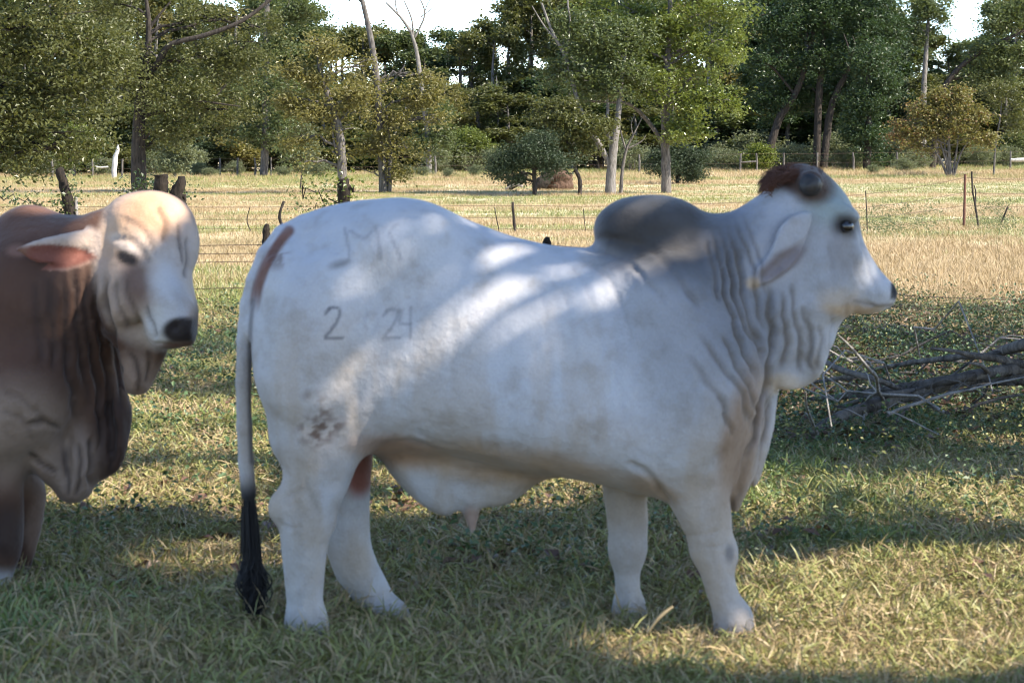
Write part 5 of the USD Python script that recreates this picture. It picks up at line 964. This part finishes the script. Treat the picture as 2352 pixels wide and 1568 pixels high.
    T.part("rail", tube(np.array([onground(1700, Y, .55), onground(1738, Y, .6)]), [.05, .05], 6), BARK)
    for hh in (.5, 1.0): T.part("wire", tube(np.array([onground(u, Y, hh) for u in range(60, 2400, 40)]), [.005], 4), WIRE)

def build_deadwood():
    at = lambda u, v, z=.1: P(u, v, (EYE - z - .10) * FPX / (v - V0))
    def br(name, label, lines, m=LOGM):
        T = Thing(name, label, "branch", at(*lines[0][0][0][:2]) * [1, 1, 0])
        for i, (pts, r) in enumerate(lines):
            c = spline([at(*q) for q in pts], 5); r = [q * .72 for q in r]; T.part("limb" if i == 0 else "fork", tube(c, r, 9 if r[0] > .03 else 6, .14, i + 3), m)
    br("fallen_branch", "thick fallen branch with rough bark lying lowest on the right", [([(2420, 858, .22), (2352, 866, .22), (2219, 872, .20), (2125, 897, .18), (2020, 926, .15), (1966, 943, .12), (1912, 965, .08), (1866, 992, .04)], [.062, .060, .052, .046, .040, .030]), ([(2100, 902, .18), (2040, 905, .2), (1990, 914, .16), (1940, 930, .1)], [.03, .016]), ([(2219, 872, .22), (2180, 900, .18), (2160, 912, .12)], [.02, .008])])
    br("fallen_branch", "dark fallen branch lying just above and behind the thickest one", [([(2420, 835, .30), (2352, 842, .30), (2273, 856, .28), (2201, 868, .26), (2093, 888, .20), (1984, 903, .14), (1900, 914, .08), (1850, 916, .04)], [.055, .050, .042, .034, .026, .014]), ([(2273, 856, .28), (2250, 838, .38), (2225, 834, .42)], [.02, .008])])
    br("fallen_branch", "slim pale topped branch rising to the right behind the others", [([(2420, 826, .34), (2352, 836, .32), (2310, 828, .34), (2237, 817, .38), (2165, 824, .34), (2093, 833, .28), (2020, 846, .2), (1960, 860, .1)], [.036, .034, .030, .026, .022, .014]), ([(2237, 817, .38), (2190, 806, .42), (2138, 800, .44)], [.020, .012])])
    br("fallen_branch", "mossy limb sloping up out of the right edge, highest of the fallen wood", [([(2440, 770, .5), (2352, 792, .45), (2300, 806, .36), (2260, 820, .28)], [.05, .045, .036, .02])])
    br("fallen_branch", "dark crooked branch reaching to the dewlap", [([(2090, 910, .12), (2057, 889, .22), (2020, 874, .28), (1977, 862, .30), (1930, 848, .30), (1891, 828, .32), (1868, 812, .34)], [.016, .020, .022, .024, .022, .012]), ([(1977, 862, .30), (1930, 868, .24), (1869, 878, .12)], [.022, .016])])
    br("dead_twig", "bleached forked twig standing among the fallen branches", [([(2040, 946, .04), (2031, 920, .16), (2017, 896, .28), (2012, 864, .42), (1995, 846, .48), (1956, 800, .62), (1923, 768, .7)], [.012, .013, .014, .014, .010, .005]), ([(2017, 898, .27), (1990, 920, .16), (1985, 954, .06), (1982, 990, .02)], [.011, .007]), ([(1995, 846, .48), (1985, 830, .5), (1960, 826, .5)], [.007, .003])], DEAD)
    br("dead_twig", "grey twig leaning below the dewlap", [([(1880, 1004, .02), (1862, 960, .16), (1852, 930, .28), (1850, 900, .4)], [.014, .012, .009, .006]), ([(1862, 960, .16), (1850, 950, .14), (1832, 985, .02)], [.008, .004])], DEAD)
    br("dead_twig", "thin dry twig hanging in the weeds at the right", [([(2160, 1000, .03), (2110, 975, .12), (2060, 950, .2), (2035, 945, .22)], [.006, .006, .004]), ([(2110, 975, .12), (2090, 960, .2)], [.004, .002])], DEAD)
    q = np.random.default_rng(8)
    for i, (u, v, du, dv, lb) in enumerate([(1900, 900, 150, -60, "left end of the pile"), (2000, 960, 120, -90, "below the bleached twig"), (2120, 860, 160, 40, "middle of the pile"), (2230, 930, 130, -60, "right end of the pile"), (2060, 930, -150, 50, "lying across the thickest branch")]):
        T = Thing("loose_twig", "thin forked grey twig in the branch pile, " + lb, "branch", at(u, v) * [1, 1, 0]); a = at(u, v, .06); b = at(u + du, v + dv, .25); T.part("stem", limb(a, b, .007, .003, 90 + i, .12, 5, 6)[0], LOGM if i % 2 else DEAD)
        for k in range(3): m = a + (b - a) * q.uniform(.3, .8); T.part("fork", limb(m, m + q.normal(0, .07, 3) * [1.4, .6, .5] + [0, 0, .03], .004, .0015, 120 + i * 5 + k, .1, 4, 5)[0], LOGM if i % 2 else DEAD)
    for i in range(16):
        u, v = q.uniform(1840, 2300), q.uniform(820, 985); a = at(u, v, q.uniform(.03, .2)); L = q.uniform(.5, 1.1); th = q.normal(0, .35) + (math.pi if q.uniform() < .5 else 0)
        b = a + L * np.array([math.cos(th), math.sin(th) * .7, 0]) + [0, 0, q.uniform(0, .22)]; T = Thing("tangled_twig", "thin bare twig among many in the tangle of fallen branches", "branch", a * [1, 1, 0], "thin twigs in the branch tangle"); m, lp = limb(a, b, .010, .003, 300 + i, .10, 5, 7); T.part("stem", m, LOGM if i % 3 else DEAD)
        for k in range(3): s0 = lp[q.integers(2, 6)]; T.part("fork", limb(s0, s0 + (b - a) * q.uniform(.15, .35) + q.normal(0, .09, 3) * [1, .8, .7], .005, .0015, 400 + i * 4 + k, .1, 4, 5)[0], LOGM if i % 3 else DEAD)
    # pale stalk in the near grass
    a = P(1488, 1452, 6.95); T = Thing("dry_stalk", "single pale dry grass stalk lying up between the bull's front feet", "stalk", a * [1, 1, 0]); T.part("stem", tube(spline([a, P(1508, 1424, 6.95), P(1528, 1405, 6.96), P(1546, 1392, 6.97)], 4), [.004, .005, .006, .003], 6), DRYG)
    # uprooted stump with its earth
    Y = 86; p, _ = pb(Y)
    s = trimesh.creation.icosphere(4, 1.0); v = s.vertices * np.array([.62, .5, .52]); v *= (1 + .55 * (meshkit.fbm(s.vertices * 2.2, 4, 3) - .5))[:, None]; v[:, 0] += .3 * v[:, 2] * -.5
    b = onground(1278, Y); T = Thing("uprooted_stump", "brown earthy root mound with black charred log under the cedar", "stump", b); T.part("root_mound", (v + b + [0, 0, .32], s.faces), EARTH)
    T.part("log", tube(spline([p(1262, 402, -.4), p(1246, 418, -.5), p(1228, 440, -.5)], 5), [.20, .24, .16], 10, .2, 4), BLACK); T.part("log", tube(spline([p(1205, 396, -.2), p(1192, 414, -.3), p(1168, 432, -.3)], 5), [.14, .18, .10], 9, .2, 5), BLACK)
    T.part("root", tube(spline([p(1200, 428, -.5), p(1182, 424, -.6), p(1160, 434, -.6)], 4), [.05, .07, .03], 7, .2, 6), DEAD)
    for k, q in enumerate(((1290, 392), (1262, 390), (1300, 410))): T.part("root", limb(p(1278, 412), p(*q), .05, .012, 60 + k)[0], DEAD)
    # bleached fallen trunk under the trees on the left
    Y = 121; p, _ = pb(Y); T = Thing("bleached_snag", "bleached white broken trunk standing under the trees on the left", "dead tree", onground(268, Y)); T.part("trunk", tube(spline([onground(262, Y), p(264, 366), p(270, 346), p(271, 333)], 4), [.13, .14, .09, .03], 8, .15, 1), WHITE)
    T = Thing("bleached_log", "white dead log lying flat left of the bleached snag", "log", onground(262, Y - 1)); T.part("trunk", tube(spline([p(224, 382, -1), p(238, 384, -1), p(256, 383, -1)], 4), [.03, .05, .04], 7, .15, 2), WHITE)
    T = Thing("bleached_log", "white log lying at the far right edge before the wood", "log", onground(2340, 116)); T.part("trunk", tube(np.array([P(2322, 368, 116), P(2345, 367, 116), P(2380, 366, 116)]), [.08, .11, .12], 7, .15, 3), WHITE)

# ================================================================ unseen oaks beside the camera, crowns shaped to put shade over the bulls
def build_shade():
    lit = [(P(1500, 452, 7.5), .07), (P(1245, 600, 7.2), .075), (P(1255, 700, 7.15), .05), (P(1250, 800, 7.14), .07), (P(1285, 850, 7.14), .05), (P(1085, 575, 7.2), .06), (P(865, 680, 7.22), .035), (P(1600, 600, 7.32), .05), (P(1545, 700, 7.2), .04), (P(2000, 600, 7.45), .08), (P(2030, 660, 7.45), .06), (P(1965, 640, 7.4), .05),
           (P(340, 470, 8.0), .20), (P(360, 540, 7.85), .08), (P(90, 490, 8.3), .12), (P(1680, 1270, 7.35), .05), (P(1460, 1250, 7.65), .05)]
    gr = [(1760, 1150, .5), (1850, 1180, .55), (1950, 1240, .6), (2050, 1180, .6), (2050, 1300, .6), (2200, 1250, .6), (2300, 1180, .5), (2200, 1380, .55), (1900, 1350, .5), (2000, 1450, .5), (2150, 1500, .4), (1800, 1290, .4), (1780, 1420, .3), (2330, 1400, .5), (1780, 1540, .35), (2000, 1545, .35), (1500, 1545, .3),
          (1000, 1130, .45), (1200, 1120, .45), (1120, 1190, .35), (1320, 1150, .3), (920, 1200, .3), (300, 1160, .42), (420, 1130, .36), (200, 1190, .25), (250, 1440, .34), (420, 1330, .36), (500, 1420, .34), (350, 1400, .3), (620, 1330, .25), (480, 860, .5), (520, 950, .35), (2150, 760, .5), (1950, 790, .35), (2250, 1040, .3), (480, 1060, .4), (560, 1200, .3), (520, 1300, .3)]
    for u, v, rad in gr: lit.append((P(u, v, EYE * FPX / (v - V0)), rad))
    dark = []
    def keep(seed):  # clears leaves along sun rays so chosen spots get sun
        r = np.random.default_rng(seed)
        def f(pts):
            k = np.ones(len(pts), bool)
            for q, rad in lit:
                d = pts - q; t = d @ SUN; dist = np.linalg.norm(d - t[:, None] * SUN, axis=1)
                k &= ~((dist < rad * r.uniform(.75, 1.2, len(pts))) & (t > 1))
            return k
        return f
    over = []  # leaf masses added on the sun lines to shade rump and flank
    for u, v in ((640, 600), (730, 560), (700, 700), (840, 740), (960, 500), (800, 900), (960, 900), (680, 930), (560, 620), (720, 800), (1000, 690), (1080, 800), (1130, 960)):
        q = P(u, v, 7.25); over.append((q + SUN * ((6.8 - q[2]) / SUN[2]), (.62, .55, .30)))
    for i, (tx, ty, bl, n, lb) in enumerate([
        (8.6, 7.4, [((7.2, 6.2, 7.0), (2.4, 2.2, 1.3)), ((5.4, 7.8, 6.4), (2.0, 1.9, 1.1)), ((5.6, 5.5, 6.6), (2.0, 1.7, .9)), ((7.0, 5.2, 7.6), (2.0, 1.6, 1.0)), ((4.0, 6.2, 6.4), (1.7, 1.6, .8)), ((4.9, 5.1, 6.6), (1.7, 1.4, .8)), ((5.4, 4.5, 7.3), (1.8, 1.3, .9)), ((3.6, 5.6, 6.6), (1.5, 1.4, .7)), ((6.4, 5.0, 6.4), (1.6, 1.3, .7)), ((6.0, 6.6, 7.4), (1.9, 1.7, 1.0)), ((9.6, 8.0, 8.0), (2.4, 2.3, 1.5)), ((7.6, 9.6, 7.0), (2.2, 1.9, 1.2)), ((10.2, 5.4, 7.0), (2.0, 1.8, 1.2)), ((4.6, 5.6, 6.2), (1.8, 1.7, .9)), ((8.0, 4.2, 7.6), (2.2, 1.6, 1.2))], 95000, "broad oak standing to the right of the bulls, shading them"),
        (10.5, 15.5, [((9.0, 14.5, 6.8), (2.6, 2.3, 1.3)), ((6.4, 13.0, 6.2), (2.0, 2.0, 1.1)), ((11.2, 16.6, 7.6), (2.6, 2.4, 1.5)), ((8.2, 17.4, 6.6), (2.4, 2.0, 1.2)), ((6.2, 16.4, 6.8), (1.8, 1.8, 1.0)), ((10.6, 12.6, 6.6), (2.2, 1.8, 1.2))], 9000, "oak behind the fallen branches, standing off to the right"),
        (6.4, 21.5, [((5.2, 18.0, 6.6), (2.0, 1.6, 1.1)), ((3.2, 16.0, 6.0), (1.8, 1.8, 1.0)), ((7.6, 19.8, 7.0), (2.0, 1.6, 1.2)), ((3.6, 13.2, 6.0), (1.6, 1.6, .9))], 5000, "smaller oak by the near fence, standing off to the right")]):
        top = np.mean([b[0] for b in bl], 0); bl = bl + (over if i == 0 else [])
        tree("shade_oak", lb, "tree", (tx, ty, 0), [np.array([tx, ty, -.1]), np.array([tx - .1, ty, 2.0]), np.array([tx - .4, ty - .1, 4.2]), np.array([top[0] * .5 + tx * .5, top[1] * .5 + ty * .5, 6.4])], [.30, .26, .22, .10], [(np.array(a, float), np.array(b, float)) for a, b in bl], SHADEL, BARK, n, .15, 300 + i, .26, keep=keep(i), twigs=2)
# ================================================================ build
build_ground()
build_trees()
build_shade()
build_shrubs()
build_fences()
white_bull()
brown_bull()
build_deadwood()
build_grass()
